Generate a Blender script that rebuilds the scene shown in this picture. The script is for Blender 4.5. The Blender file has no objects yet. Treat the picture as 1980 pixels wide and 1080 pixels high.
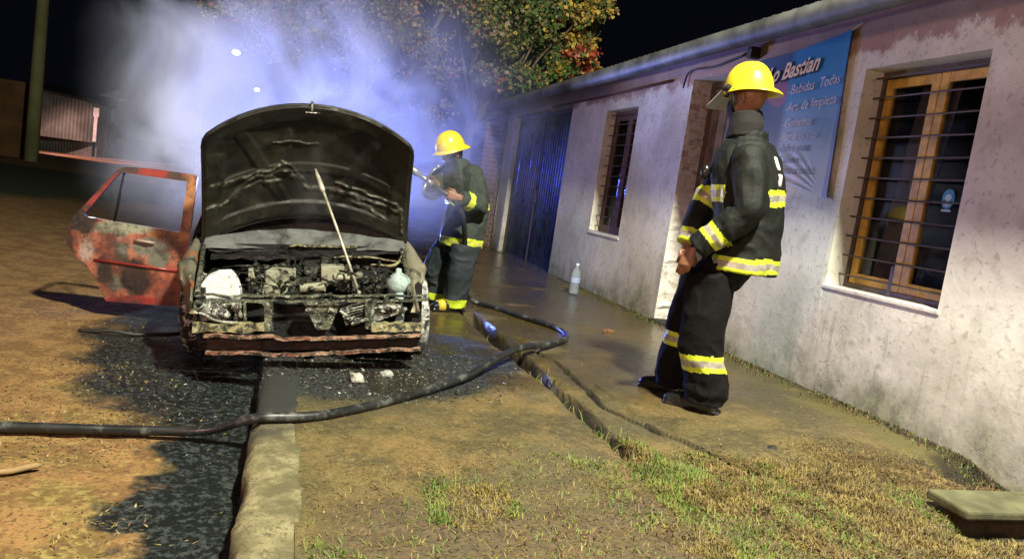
import bpy, math, random
import numpy as np
from mathutils import Vector, Matrix, Quaternion, noise as mn
random.seed(7)
rng = np.random.default_rng(7)
C = bpy.context
SC = C.scene
COL = SC.collection

# ------------------------------------------------------------------ camera
cam_d = bpy.data.cameras.new('camera')
cam = bpy.data.objects.new('camera', cam_d)
COL.objects.link(cam)
R_ = Vector((0.95170351, -0.27146053, 0.1434211)); U_ = Vector((-0.10551209, 0.1495, 0.98311594)); F_ = Vector((0.28831863, 0.95076755, -0.11363731))
m = Matrix((R_, U_, -F_)).transposed().to_4x4()
m.translation = Vector((0, 0, 1.3))
cam.matrix_world = m
cam_d.sensor_width = 36.0
cam_d.lens = 1450 / 1980 * 36
cam_d.clip_end = 600
cam_d.clip_start = 0.05
SC.camera = cam

# ------------------------------------------------------------------ world, view
w = bpy.data.worlds.new('World'); SC.world = w; w.use_nodes = True
bg = w.node_tree.nodes['Background']
bg.inputs[0].default_value = (0.45, 0.5, 0.9, 1); bg.inputs[1].default_value = 0.0035
SC.view_settings.view_transform = 'Standard'; SC.view_settings.look = 'None'
SC.view_settings.exposure = 0.18; SC.view_settings.gamma = 1.0
SC.cycles.max_bounces = 6; SC.cycles.diffuse_bounces = 3; SC.cycles.glossy_bounces = 3
SC.cycles.transmission_bounces = 6; SC.cycles.transparent_max_bounces = 12; SC.cycles.volume_bounces = 0
SC.cycles.volume_step_rate = 2.0; SC.cycles.volume_max_steps = 96
SC.cycles.use_denoising = True
SC.cycles.sample_clamp_indirect = 4.0

def lamp(name, kind, loc, energy, color, size=0.1, to=None, spot=None):
    d = bpy.data.lights.new(name, kind); d.energy = energy; d.color = color
    if kind in ('POINT', 'SPOT'): d.shadow_soft_size = size
    if kind == 'AREA': d.size = size
    if kind == 'SPOT': d.spot_size = math.radians(spot or 60); d.spot_blend = 0.6
    o = bpy.data.objects.new(name, d); o.location = loc; COL.objects.link(o)
    if to is not None:
        o.rotation_euler = (Vector(to) - Vector(loc)).to_track_quat('-Z', 'Y').to_euler()
    return o
# the street lamp over the pavement behind the camera
lamp('overhead_light', 'POINT', (1.95, 0.4, 6.3), 5000, (1.0, 0.94, 0.76), 0.22)
# unseen red fill from left behind the camera, as from an engine's beacon
lamp('red_fill_light', 'POINT', (-5.5, -1.0, 2.4), 55, (1.0, 0.42, 0.22), 0.5)
lamp('red_fill_light', 'SPOT', (-5.5, -2.0, 2.6), 900, (1.0, 0.56, 0.50), 0.5, to=(3.5, 6.2, 2.5), spot=58)  # added spot that keeps the pink on the upper wall
# blue beacons of the vehicle parked beyond the smoke
lamp('blue_beacon_light', 'SPOT', (0.5, 11.6, 0.8), 2300, (0.17, 0.25, 1.0), 0.25, to=(.45, 8.6, 2.2), spot=84)
lamp('blue_beacon_light', 'SPOT', (-1.0, 19.0, 1.9), 550, (0.08, 0.12, 1.0), 0.3, to=(3.6, 11.3, 1.4), spot=24)
# unseen spot added low behind the car to whiten the smoke
lamp('smoke_fill_light', 'SPOT', (-3.0, 13.0, 0.8), 2600, (1.0, 0.96, 0.97), 0.2, to=(-.9, 8.8, 2.9), spot=64)
lamp('overhead_light', 'SPOT', (-9.0, 35.5, 5.0), 3200, (1.0, 0.5, 0.4), 0.15, to=(-9.3, 41.2, 0), spot=52)  # unseen pink lamp added for the lit strip of far road

# ------------------------------------------------------------------ material helpers
class NT:
    def __init__(s, name):
        s.m = bpy.data.materials.new(name); s.m.use_nodes = True
        s.t = s.m.node_tree; s.n = s.t.nodes; s.l = s.t.links
        s.b = s.n['Principled BSDF']; s._co = None; s.out = s.n['Material Output']
    def link(s, a, b): s.l.new(a, b)
    def setin(s, sock, v):
        if v is None: return
        if hasattr(v, 'is_output'): s.l.new(v, sock)
        elif isinstance(v, (tuple, list)):
            if len(v) == 3 and sock.type == 'RGBA': v = (*v, 1)
            sock.default_value = v
        else: sock.default_value = v
    @property
    def co(s):
        if s._co is None:
            s._co = s.n.new('ShaderNodeTexCoord').outputs['Object']
        return s._co
    def noise(s, scale=5, detail=4, rough=.55, dist=0, vec=None, off=None):
        x = s.n.new('ShaderNodeTexNoise'); v = vec or s.co
        if off: v = s.vmath('ADD', v, off)
        s.l.new(v, x.inputs['Vector'])
        x.inputs['Scale'].default_value = scale; x.inputs['Detail'].default_value = detail
        x.inputs['Roughness'].default_value = rough; x.inputs['Distortion'].default_value = dist
        return x.outputs[0]
    def vor(s, scale=5, feature='F1', vec=None, rnd=1):
        x = s.n.new('ShaderNodeTexVoronoi'); x.feature = feature; s.l.new(vec or s.co, x.inputs['Vector'])
        x.inputs['Scale'].default_value = scale; x.inputs['Randomness'].default_value = rnd
        return x.outputs[0]
    def math(s, op, a, b=0.0, c=0.0, clamp=False):
        x = s.n.new('ShaderNodeMath'); x.operation = op; x.use_clamp = clamp
        s.setin(x.inputs[0], a); s.setin(x.inputs[1], b); s.setin(x.inputs[2], c); return x.outputs[0]
    def vmath(s, op, a, b=(0, 0, 0)):
        x = s.n.new('ShaderNodeVectorMath'); x.operation = op
        s.setin(x.inputs[0], a); s.setin(x.inputs[1], b)
        return x.outputs['Value'] if op in ('LENGTH', 'DOT_PRODUCT') else x.outputs[0]
    def step(s, v, a, b, lo=0.0, hi=1.0):
        x = s.n.new('ShaderNodeMapRange'); x.interpolation_type = 'SMOOTHSTEP'
        s.setin(x.inputs[0], v)
        if a > b: a, b, lo, hi = b, a, hi, lo
        x.inputs[1].default_value = a; x.inputs[2].default_value = b
        x.inputs[3].default_value = lo; x.inputs[4].default_value = hi
        return x.outputs[0]
    def mix(s, f, a, b):
        x = s.n.new('ShaderNodeMix'); x.data_type = 'RGBA'
        s.setin(x.inputs[0], f); s.setin(x.inputs[6], a); s.setin(x.inputs[7], b); return x.outputs[2]
    def sep(s, v=None):
        x = s.n.new('ShaderNodeSeparateXYZ'); s.l.new(v or s.co, x.inputs[0]); return x.outputs
    def ell(s, c, r, amp=.5, nscale=4, soft=.12, vec=None):
        """1 inside a noisy ellipse round c with radii r"""
        d = s.vmath('SUBTRACT', vec or s.co, c)
        d = s.vmath('MULTIPLY', d, tuple(0.0 if q is None else 1.0 / q for q in r))
        d = s.vmath('LENGTH', d)
        n = s.noise(nscale, 4, .6)
        d = s.math('ADD', d, s.math('MULTIPLY', s.math('SUBTRACT', n, .5), amp * 2))
        return s.step(d, 1 + soft, 1 - soft)
    def bump(s, h, strength=.5, dist=.01, normal=None):
        x = s.n.new('ShaderNodeBump'); x.inputs['Strength'].default_value = strength
        x.inputs['Distance'].default_value = dist; s.setin(x.inputs['Height'], h)
        if normal is not None: s.l.new(normal, x.inputs['Normal'])
        return x.outputs[0]
    def fin(s, color=None, rough=None, normal=None, metal=None, **kw):
        s.setin(s.b.inputs['Base Color'], color); s.setin(s.b.inputs['Roughness'], rough)
        if normal is not None: s.l.new(normal, s.b.inputs['Normal'])
        s.setin(s.b.inputs['Metallic'], metal)
        for k, v in kw.items(): s.setin(s.b.inputs[k.replace('_', ' ')], v)
        return s.m

def simple(name, color, rough=.6, metal=0.0, var=.25, scale=12, bump=.2, bdist=.004, **kw):
    n = NT(name)
    f = n.noise(scale, 5, .6)
    a = tuple(c * (1 - var) for c in color); b = tuple(min(1, c * (1 + var)) for c in color)
    col = n.mix(n.step(f, .3, .7), a, b)
    return n.fin(col, rough, n.bump(n.noise(scale * 3, 4, .6), bump, bdist), metal, **kw)

# ------------------------------------------------------------------ mesh helpers
class MB:
    def __init__(s): s.v = []; s.f = []; s.mi = []; s.cur = 0
    def add(s, vs, fs, mi=None):
        o = len(s.v); s.v += [tuple(x) for x in vs]
        s.f += [tuple(o + i for i in f) for f in fs]; s.mi += [s.cur if mi is None else mi] * len(fs)
        return s
    def box(s, lo, hi, mi=None, M=None, taper=None):
        x0, y0, z0 = lo; x1, y1, z1 = hi
        vs = [Vector(p) for p in ((x0, y0, z0), (x1, y0, z0), (x1, y1, z0), (x0, y1, z0), (x0, y0, z1), (x1, y0, z1), (x1, y1, z1), (x0, y1, z1))]
        if M is not None: vs = [M @ p for p in vs]
        return s.add(vs, [(0, 3, 2, 1), (4, 5, 6, 7), (0, 1, 5, 4), (1, 2, 6, 5), (2, 3, 7, 6), (3, 0, 4, 7)], mi)
    def tube(s, pts, rad, seg=10, mi=None, cap=True, flat=1.0, up=None):
        pts = [Vector(p) for p in pts]; n = len(pts)
        if not hasattr(rad, '__len__'): rad = [rad] * n
        vs = []; fs = []; prev = None
        for i, p in enumerate(pts):
            t = (pts[min(i + 1, n - 1)] - pts[max(i - 1, 0)])
            t = t.normalized() if t.length > 1e-9 else Vector((0, 0, 1))
            if prev is None:
                a = Vector(up) if up else (Vector((0, 0, 1)) if abs(t.z) < .9 else Vector((1, 0, 0)))
                u = t.cross(a).normalized()
            else:
                u = (prev - t * prev.dot(t)).normalized()
            prev = u; w_ = t.cross(u)
            for k in range(seg):
                an = 2 * math.pi * k / seg
                vs.append(p + (u * math.cos(an) + w_ * math.sin(an) * flat) * rad[i])
        for i in range(n - 1):
            for k in range(seg):
                a = i * seg + k; b = i * seg + (k + 1) % seg
                fs.append((a, b, b + seg, a + seg))
        if cap:
            fs.append(tuple(reversed(range(seg)))); fs.append(tuple(range((n - 1) * seg, n * seg)))
        return s.add(vs, fs, mi)
    def sphere(s, c, r, seg=12, rings=8, mi=None, M=None):
        if not hasattr(r, '__len__'): r = (r, r, r)
        vs = []; fs = []
        for i in range(rings + 1):
            th = math.pi * i / rings
            for k in range(seg):
                ph = 2 * math.pi * k / seg
                p = Vector((math.sin(th) * math.cos(ph) * r[0], math.sin(th) * math.sin(ph) * r[1], math.cos(th) * r[2]))
                if M is not None: p = M @ p
                vs.append(p + Vector(c))
        for i in range(rings):
            for k in range(seg):
                a = i * seg + k; b = i * seg + (k + 1) % seg
                fs.append((a, a + seg, b + seg, b))
        return s.add(vs, fs, mi)
    def prism(s, pts, y0, y1, mi=None):
        """polygon in xz extruded along y"""
        n = len(pts); vs = [(x, y0, z) for x, z in pts] + [(x, y1, z) for x, z in pts]
        fs = [tuple(range(n)), tuple(reversed(range(n, 2 * n)))]
        fs += [(i, i + n, (i + 1) % n + n, (i + 1) % n) for i in range(n)]
        return s.add(vs, fs, mi)
    def lathe(s, prof, c=(0, 0, 0), seg=20, mi=None):
        vs = []; fs = []
        for r, z in prof:
            for k in range(seg):
                a = 2 * math.pi * k / seg; vs.append((c[0] + r * math.cos(a), c[1] + r * math.sin(a), c[2] + z))
        for i in range(len(prof) - 1):
            for k in range(seg):
                a = i * seg + k; b = i * seg + (k + 1) % seg
                fs.append((a, b, b + seg, a + seg))
        return s.add(vs, fs, mi)
    def build(s, name, mats, parent=None, smooth=False, M=None, bevel=0, disp=0, dscale=8):
        me = bpy.data.meshes.new(name)
        v = s.v
        if disp:
            v = [tuple(Vector(p) + mn.noise_vector(Vector(p) * dscale) * disp) for p in v]
        me.from_pydata(v, [], s.f); me.update()
        if not isinstance(mats, (list, tuple)): mats = [mats]
        for q in mats: me.materials.append(q)
        if len(mats) > 1: me.polygons.foreach_set('material_index', s.mi)
        if smooth: me.polygons.foreach_set('use_smooth', [True] * len(me.polygons))
        o = bpy.data.objects.new(name, me); COL.objects.link(o)
        if parent is not None: o.parent = parent
        if bevel:
            b = o.modifiers.new('b', 'BEVEL'); b.width = bevel; b.segments = 2; b.limit_method = 'ANGLE'
        return o

def tag(o, label=None, cat=None, group=None, kind=None):
    if label: o['label'] = label
    if cat: o['category'] = cat
    if group: o['group'] = group
    if kind: o['kind'] = kind
    return o
def empty(name, loc=(0, 0, 0), label=None, cat=None, group=None, rot=(0, 0, 0)):
    o = bpy.data.objects.new(name, None); o.location = loc; o.rotation_euler = rot; o.empty_display_size = .2
    COL.objects.link(o); return tag(o, label, cat, group)
def smoothpts(pts, k=6):
    """Catmull-Rom through the points"""
    P = [Vector(p) for p in pts]; P = [P[0] * 2 - P[1]] + P + [P[-1] * 2 - P[-2]]; out = []
    for i in range(1, len(P) - 2):
        for j in range(k):
            t = j / k; a, b, c, d = P[i - 1:i + 3]
            out.append(.5 * ((2 * b) + (c - a) * t + (2 * a - 5 * b + 4 * c - d) * t * t + (3 * b - a - 3 * c + d) * t ** 3))
    out.append(P[-2]); return out
def lerp(a, b, t): return a + (b - a) * t
def sm(x, a, b):
    t = min(1, max(0, (x - a) / (b - a))); return t * t * (3 - 2 * t)
# ================================================================== GROUND
def pave_z(x, y):
    """height of the pavement surface"""
    return .13 + .035 * x
CRACK = [(1.72, 5.3), (1.84, 4.81), (1.81, 4.22), (1.76, 3.75), (1.89, 3.38), (2.03, 3.1), (2.08, 2.87), (2.2, 2.65), (2.5, 2.5)]

# --- street material (world coordinates: objects are unrotated at the origin)
n = NT('street_dirt')
big = n.noise(.8, 5, .6); fine = n.noise(28, 5, .7); mid = n.noise(5, 5, .6)
dirt = n.mix(n.step(mid, .42, .58), (.17, .092, .034), (.27, .155, .058))
dirt = n.mix(n.step(fine, .5, .72), dirt, (.30, .22, .08))
dirt = n.mix(n.step(n.noise(50, 4, .75, off=(3, 1, 0)), .52, .64), dirt, (.08, .05, .022))
moss = n.math('MULTIPLY', n.step(n.noise(3, 5, .6, off=(9, 2, 0)), .45, .62), n.step(n.sep()[1], 5.2, 3.6))
dirt = n.mix(n.math('MULTIPLY', moss, .45), dirt, n.mix(n.step(fine, .45, .6), (.085, .085, .02), (.30, .27, .08)))
# dark verge; reddish light on the far road painted as a pale strip
xs = n.sep()
farv = n.ell((-9, 20, 0), (7.5, 6, None), .25, .6)
dirt = n.mix(farv, dirt, (.035, .045, .02))
pale = n.step(n.math('ABSOLUTE', n.math('SUBTRACT', n.math('SUBTRACT', xs[1], n.math('MULTIPLY', n.math('ADD', xs[0], 10.9), 2.75)), 39.5)), 3.2, 2.0)
pale = n.math('MULTIPLY', pale, n.step(xs[0], -6.5, -8))
dirt = n.mix(pale, dirt, (.42, .30, .25))
# wet black gutter along the kerb and soot round the car, with the car's shadow painted in
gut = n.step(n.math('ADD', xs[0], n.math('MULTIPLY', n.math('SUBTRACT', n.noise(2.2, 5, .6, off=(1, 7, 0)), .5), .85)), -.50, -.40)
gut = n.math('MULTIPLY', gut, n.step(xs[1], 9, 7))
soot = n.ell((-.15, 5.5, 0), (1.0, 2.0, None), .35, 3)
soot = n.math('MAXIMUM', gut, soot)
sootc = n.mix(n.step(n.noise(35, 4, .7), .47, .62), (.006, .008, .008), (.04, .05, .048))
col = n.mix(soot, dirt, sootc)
wet = n.step(n.noise(1.3, 4, .5, off=(4, 4, 0)), .5, .62)
rg = n.math('SUBTRACT', .92, n.math('MULTIPLY', soot, .42)); rg = n.math('SUBTRACT', rg, n.math('MULTIPLY', n.math('MULTIPLY', wet, soot), .22))
h = n.math('ADD', n.math('MULTIPLY', n.noise(40, 4, .7), .5), n.noise(9, 5, .6))
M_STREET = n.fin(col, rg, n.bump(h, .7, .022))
M_STREET.node_tree.nodes['Principled BSDF'].inputs['Specular IOR Level'].default_value = .3

def grid(name, xs, ys, zf, mat, kind='structure', skirt=None):
    nx, ny = len(xs), len(ys)
    vs = [(x, y, zf(x, y)) for y in ys for x in xs]
    fs = [(j * nx + i, j * nx + i + 1, (j + 1) * nx + i + 1, (j + 1) * nx + i) for j in range(ny - 1) for i in range(nx - 1)]
    me = bpy.data.meshes.new(name); me.from_pydata(vs, [], fs); me.materials.append(mat)
    me.polygons.foreach_set('use_smooth', [True] * len(fs)); me.update()
    o = bpy.data.objects.new(name, me); COL.objects.link(o); o['kind'] = kind
    return o
def zst(x, y):
    if -4 < x < .3 and 1 < y < 14:
        return .018 * mn.noise(Vector((x * 2.2, y * 2.2, 0))) + .009 * mn.noise(Vector((x * 9, y * 9, 3))) - .012 * sm(x, -.8, -.3)
    return .03 * mn.noise(Vector((x * .5, y * .5, 0)))
gx = [-400, -120, -50, -25, -14, -9, -6, -4.5] + list(np.arange(-3.6, .06, .045)) + [.3, 3, 10, 40, 400]
gy = [-300, -60, -15, -4, 0, 1.2] + list(np.arange(1.8, 9, .05)) + list(np.arange(9, 16, .3)) + [17, 20, 24, 28, 34, 42, 55, 90, 200, 500]
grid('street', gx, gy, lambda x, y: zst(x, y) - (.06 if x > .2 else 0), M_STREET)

# --- pavement
n = NT('pavement_concrete'); xs = n.sep()
mid = n.noise(2.6, 5, .6); fine = n.noise(45, 5, .75); spk = n.noise(90, 2, .6, off=(5, 5, 5))
c = n.mix(n.step(mid, .40, .60), (.065, .053, .019), (.145, .112, .036))
c = n.mix(n.math('MULTIPLY', n.step(n.noise(20, 6, .8, off=(2, 2, 7)), .48, .60), .35), c, (.20, .165, .06))
c = n.mix(n.math('MULTIPLY', n.step(n.noise(1.4, 5, .65, off=(7, 3, 0)), .48, .60), .7), c, (.21, .14, .045))
c = n.mix(n.math('MULTIPLY', n.step(n.noise(1.1, 4, .55, off=(2, 9, 0)), .5, .62), .7), c, (.075, .07, .035))
c = n.mix(n.math('MULTIPLY', n.step(fine, .47, .60), .5), c, (.045, .034, .012))
c = n.mix(n.math('MULTIPLY', n.step(n.noise(14, 6, .75, off=(6, 2, 6)), .55, .68), .5), c, (.22, .175, .075))
c = n.mix(n.math('MULTIPLY', n.step(spk, .62, .68), .55), c, (.32, .27, .13))
# mossy margin along the wall
wallm = n.math('MULTIPLY', n.step(n.math('ADD', xs[0], n.math('MULTIPLY', mid, .5)), 3.35, 3.6), .8)
c = n.mix(wallm, c, (.11, .10, .028))
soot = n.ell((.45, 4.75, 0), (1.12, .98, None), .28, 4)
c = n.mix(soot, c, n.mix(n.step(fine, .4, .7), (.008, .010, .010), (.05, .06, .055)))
earth = n.step(n.math('ADD', xs[1], n.math('MULTIPLY', n.noise(2.5, 5, .6, off=(1, 1, 4)), 1.1)), 3.25, 3.0)
earth = n.math('MULTIPLY', earth, n.step(xs[0], .12, .3))
c = n.mix(n.math('MULTIPLY', earth, .8), c, n.mix(n.step(fine, .35, .65), (.045, .03, .016), (.13, .095, .045)))
wetb = n.step(n.math('ADD', n.noise(1.5, 4, .5, off=(3, 8, 1)), n.math('MULTIPLY', n.step(xs[0], 1.7, 2.2), .16)), .44, .60)
wetb = n.math('MULTIPLY', wetb, n.step(xs[1], 3.4, 4.3))
rg = n.math('SUBTRACT', .66, n.math('MULTIPLY', wetb, .50))
c = n.mix(n.math('MULTIPLY', wetb, .55), c, (.04, .03, .014))
at = n.n.new('ShaderNodeAttribute'); at.attribute_name = 'soil_shade'
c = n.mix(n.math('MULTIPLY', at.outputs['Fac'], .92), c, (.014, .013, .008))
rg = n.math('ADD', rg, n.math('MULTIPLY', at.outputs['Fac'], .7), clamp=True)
h = n.math('ADD', n.math('MULTIPLY', n.noise(45, 5, .75), .6), n.noise(8, 5, .6))
h = n.math('MULTIPLY', h, n.step(wetb, 1.0, 0.0, .25, 1))
M_PAVE = n.fin(c, rg, n.bump(h, .8, .022))

def crack_d(x, y):
    best = 9
    for (x0, y0), (x1, y1) in zip(CRACK, CRACK[1:]):
        dx, dy = x1 - x0, y1 - y0; t = max(0, min(1, ((x - x0) * dx + (y - y0) * dy) / (dx * dx + dy * dy)))
        best = min(best, math.hypot(x - x0 - t * dx, y - y0 - t * dy))
    return best
def soil_shade(x, y):  # dark soil, with the shade of joint, crack and slab hollow painted in
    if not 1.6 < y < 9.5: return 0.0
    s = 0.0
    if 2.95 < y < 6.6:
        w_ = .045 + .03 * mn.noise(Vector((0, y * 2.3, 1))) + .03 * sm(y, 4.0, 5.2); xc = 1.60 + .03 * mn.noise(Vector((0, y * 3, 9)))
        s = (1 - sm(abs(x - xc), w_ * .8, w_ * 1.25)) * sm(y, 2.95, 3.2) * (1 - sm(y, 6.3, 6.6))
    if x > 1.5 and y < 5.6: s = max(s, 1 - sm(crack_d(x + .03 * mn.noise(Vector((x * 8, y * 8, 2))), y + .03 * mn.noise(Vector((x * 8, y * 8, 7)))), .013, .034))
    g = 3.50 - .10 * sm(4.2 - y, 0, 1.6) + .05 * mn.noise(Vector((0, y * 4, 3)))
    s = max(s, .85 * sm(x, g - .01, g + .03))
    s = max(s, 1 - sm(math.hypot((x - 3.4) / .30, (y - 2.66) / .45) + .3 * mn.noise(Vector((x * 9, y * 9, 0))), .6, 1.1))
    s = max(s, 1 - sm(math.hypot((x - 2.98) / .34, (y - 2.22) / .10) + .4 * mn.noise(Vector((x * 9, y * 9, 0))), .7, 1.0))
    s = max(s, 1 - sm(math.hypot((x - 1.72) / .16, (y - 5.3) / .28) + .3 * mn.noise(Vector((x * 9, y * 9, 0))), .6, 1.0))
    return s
def zpv(x, y):
    z = pave_z(x, y)
    if 1.6 < y < 9.5:
        z += .010 * mn.noise(Vector((x * 1.7, y * 1.7, 5))) + .003 * mn.noise(Vector((x * 11, y * 11, 5)))
        # open joint between driveway slab and footpath
        w_ = .035 + .03 * mn.noise(Vector((0, y * 2.3, 1)))+ .03 * sm(y, 4.0, 5.2)
        xc = 1.60 + .03 * mn.noise(Vector((0, y * 3, 9)))
        if 2.95 < y < 6.6:
            z -= .17 * (1 - sm(abs(x - xc), w_ * .9, w_ * 1.3)) * sm(y, 2.95, 3.2) * (1 - sm(y, 6.3, 6.6))
        # broken spall near the end of the joint
        z -= .05 * (1 - sm(math.hypot((x - 1.72) / .16, (y - 5.3) / .28), .6, 1.1 + .3 * mn.noise(Vector((x * 9, y * 9, 0)))))
        if x > 1.5 and y < 5.6:
            q = crack_d(x + .03 * mn.noise(Vector((x * 8, y * 8, 2))), y + .03 * mn.noise(Vector((x * 8, y * 8, 7))))
            z -= .06 * (1 - sm(q, .007, .018))
            if x > 1.66 and y<4.2: z += .012 * sm(q, .0, .03) * (1 if x > 1.9 else .3)
        # earth foreground is lumpy and a little lower
        e = (1 - sm(y + .5 * mn.noise(Vector((x * 1.5, y * 1.5, 0))), 2.75, 3.15)) * sm(x, .1, .25)
        z += e * (.02 * mn.noise(Vector((x * 7, y * 7, 8))) - .008)
        # washed-out hollow at the foot of the wall on the right
        z -= .07 * (1 - sm(math.hypot((x - 3.0) / .42, (y - 2.22) / .14), .5, 1.1))
        z -= .07 * (1 - sm(math.hypot((x - 3.4) / .28, (y - 2.62) / .42), .5, 1.1))
    return z
gx = [.115] + list(np.arange(.13, 1.5, .022)) + list(np.arange(1.5, 2.3, .011)) + list(np.arange(2.3, 3.72, .022)) + [3.9]
gy = [-3, 0, 1.2] + list(np.arange(1.7, 7.2, .022)) + list(np.arange(7.2, 16, .12)) + [18, 24, 40, 80]
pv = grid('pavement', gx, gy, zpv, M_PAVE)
at = pv.data.attributes.new('soil_shade', 'FLOAT', 'POINT')
at.data.foreach_set('value', [soil_shade(v.co.x, v.co.y) for v in pv.data.vertices])

# --- kerb
n = NT('kerb_concrete'); xs = n.sep()
c = n.mix(n.step(n.noise(7, 5, .65), .35, .65), (.10, .09, .04), (.24, .215, .11))
c = n.mix(n.step(n.noise(40, 5, .75), .50, .60), c, (.10, .09, .045))
c = n.mix(n.step(n.math('ADD', xs[1], n.math('MULTIPLY', n.noise(3, 5, .6), 1.2)), 3.7, 4.3), c, (.02, .024, .022))
c = n.mix(n.step(xs[2], .07, .02), c, (.015, .017, .015))
M_KERB = n.fin(c, .85, n.bump(n.noise(28, 6, .7), .8, .012))
mb = MB(); prof = [(-.075, -.08), (-.066, .10), (-.045, .128), (.0, .136), (.09, .137), (.128, .1345), (.134, .05)]
ys = [-3, 0, 1.4] + list(np.arange(1.8, 6, .04)) + list(np.arange(6, 20, .5)) + [40, 80]
vs = []
for y in ys:
    for x, z in prof:
        d = .012 * mn.noise(Vector((x * 14, y * 5, z * 14))) + .006 * mn.noise(Vector((x * 40, y * 30, 0)))
        vs.append((x + (d * 1.6 if z > 0 else 0), y, z + (d if z > .09 else 0)))
k = len(prof)
mb.add(vs, [(j * k + i, j * k + i + 1, (j + 1) * k + i + 1, (j + 1) * k + i) for j in range(len(ys) - 1) for i in range(k - 1)])
tag(mb.build('kerb', M_KERB, smooth=True), kind='structure')

# --- grass, straw and litter (nobody could count them)
def blades(name, pts, ln, wd, lay, mats, heightf, pick, curve=.35):
    N = len(pts)
    az = rng.uniform(0, 2 * math.pi, N); L = rng.uniform(ln[0], ln[1], N); W = rng.uniform(wd[0], wd[1], N)
    la = rng.uniform(lay[0], lay[1], N)
    d = np.stack([np.cos(az), np.sin(az), np.zeros(N)], 1); s_ = np.stack([-np.sin(az), np.cos(az), np.zeros(N)], 1)
    b = np.array([(x, y, heightf(x, y)) for x, y in pts])
    up = np.array([0, 0, 1.])
    p0 = b; p1 = b + d * (L * np.cos(la) * .5)[:, None] + up * (L * np.sin(la) * .6)[:, None]
    p2 = b + d * (L * np.cos(la) * (1 + curve * .3))[:, None] + up * (L * np.sin(la) * (1 - curve * .4) + .002)[:, None]
    hw = (W * .5)[:, None]
    V = np.stack([p0 - s_ * hw, p0 + s_ * hw, p1 - s_ * hw * .8, p1 + s_ * hw * .8, p2], 1).reshape(-1, 3)
    me = bpy.data.meshes.new(name)
    fs = []
    for i in range(N):
        o = i * 5; fs.append((o, o + 1, o + 3, o + 2)); fs.append((o + 2, o + 3, o + 4))
    me.from_pydata(V.tolist(), [], fs)
    for q in mats: me.materials.append(q)
    me.polygons.foreach_set('material_index', np.repeat(pick(pts), 2).astype(int).tolist()); me.update()
    o = bpy.data.objects.new(name, me); COL.objects.link(o); o['kind'] = 'stuff'; return o
def leafmat(name, a, b, tr=.0):
    n = NT(name); oi = n.noise(9, 3, .6)
    return n.fin(n.mix(n.step(oi, .35, .65), a, b), .6)
G1 = leafmat('grass_green', (.075, .14, .015), (.16, .22, .03)); G2 = leafmat('grass_yellow', (.13, .12, .02), (.26, .22, .04))
G3 = leafmat('straw', (.11, .078, .028), (.23, .165, .06)); G4 = leafmat('dead_leaf', (.13, .075, .035), (.09, .05, .025))
G5 = leafmat('pale_chip', (.36, .29, .14), (.24, .17, .08)); G6 = leafmat('dark_chip', (.03, .022, .014), (.05, .035, .02))
def nz(x, y, s, o=0): return mn.noise(Vector((x * s, y * s, o)))
gp = []
while len(gp) < 42000:
    x = random.uniform(.14, 3.5); y = random.uniform(1.75, 3.6)
    edge = 3.0 + .35 * nz(x, y, 1.6, 1) - (.25 if x < 1 else 0) - .55 * sm(x, 2.3, 3.2)
    dens = sm(edge - y, -.1, .25) * (.25 + .75 * sm(nz(x, y, 2.6, 4) + .25 * nz(x, y, 9, 5), -.05, .3))
    # brighter tufts where the joint meets the verge
    dens = max(dens * .9, 1.0 - sm(math.hypot((x - 1.68) / .12, (y - 3.05) / .2), .5, 1.2))
    if x < 1.5: dens *= .06 + .92 * sm(nz(x, y, 2, 8), .1, .3)
    if 2.75 < x < 3.35 and 2.15 < y < 2.5: continue
    if random.random() < dens: gp.append((x, y))
def pk(P):
    out = []
    for x, y in P:
        g = nz(x, y, 3.1, 7) - .25 * sm(x, 2.0, 3.0) + (.15 if x < 1.9 else 0)
        r = random.random()
        out.append(0 if (g > .06 and r < .8) else (1 if r < .55 + g * .5 else 2))
    return np.array(out)
blades('grass', gp, (.010, .036), (.002, .005), (.0, 1.2), [G1, G2, G3], zpv, pk)
sp = []
while len(sp) < 42000:
    x = random.uniform(.16, 3.5); y = random.uniform(1.75, 3.3)
    dens = sm(3.1 + .3 * nz(x, y, 1.6, 1) - y, -.1, .3) * (.35 + .65 * sm(nz(x, y, 2.2, 14), -.2, .2)) * (.12 + .88 * sm(x, 1.3, 2.0))
    if 2.75 < x < 3.35 and 2.15 < y < 2.5: continue
    if random.random() < dens: sp.append((x, y))
blades('dry_straw', sp, (.008, .034), (.002, .0055), (-.05, .5), [G3, G4, G2], zpv, lambda P: rng.choice(3, len(P), p=[.5, .35, .15]), .1)
# weeds in the joint
wp = []
while len(wp) < 900:
    y = random.uniform(3.0, 5.6); x = 1.60 + random.gauss(0, .028)
    if nz(0, y, 2.4, 3) + random.uniform(-.2, .2) > .0 or y < 3.3: wp.append((x, y))
blades('joint_weeds', wp, (.03, .075), (.004, .008), (.3, 1.4), [G1, G4], zpv, lambda P: rng.choice(2, len(P), p=[.55, .45]))
# moss tufts and grit along the wall foot
wp = []
while len(wp) < 4500:
    y = 2.3 + 6.5 * random.random() ** 1.5; x = 3.56 - abs(random.gauss(0, .07)) - .02
    if nz(0, y, 1.7, 33) + random.uniform(-.35, .35) > -.1: wp.append((x, y))
blades('wall_foot_moss', wp, (.008, .03), (.003, .007), (.1, 1.4), [G1, G4, G6], zpv, lambda P: rng.choice(3, len(P), p=[.25, .40, .35]))
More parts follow.
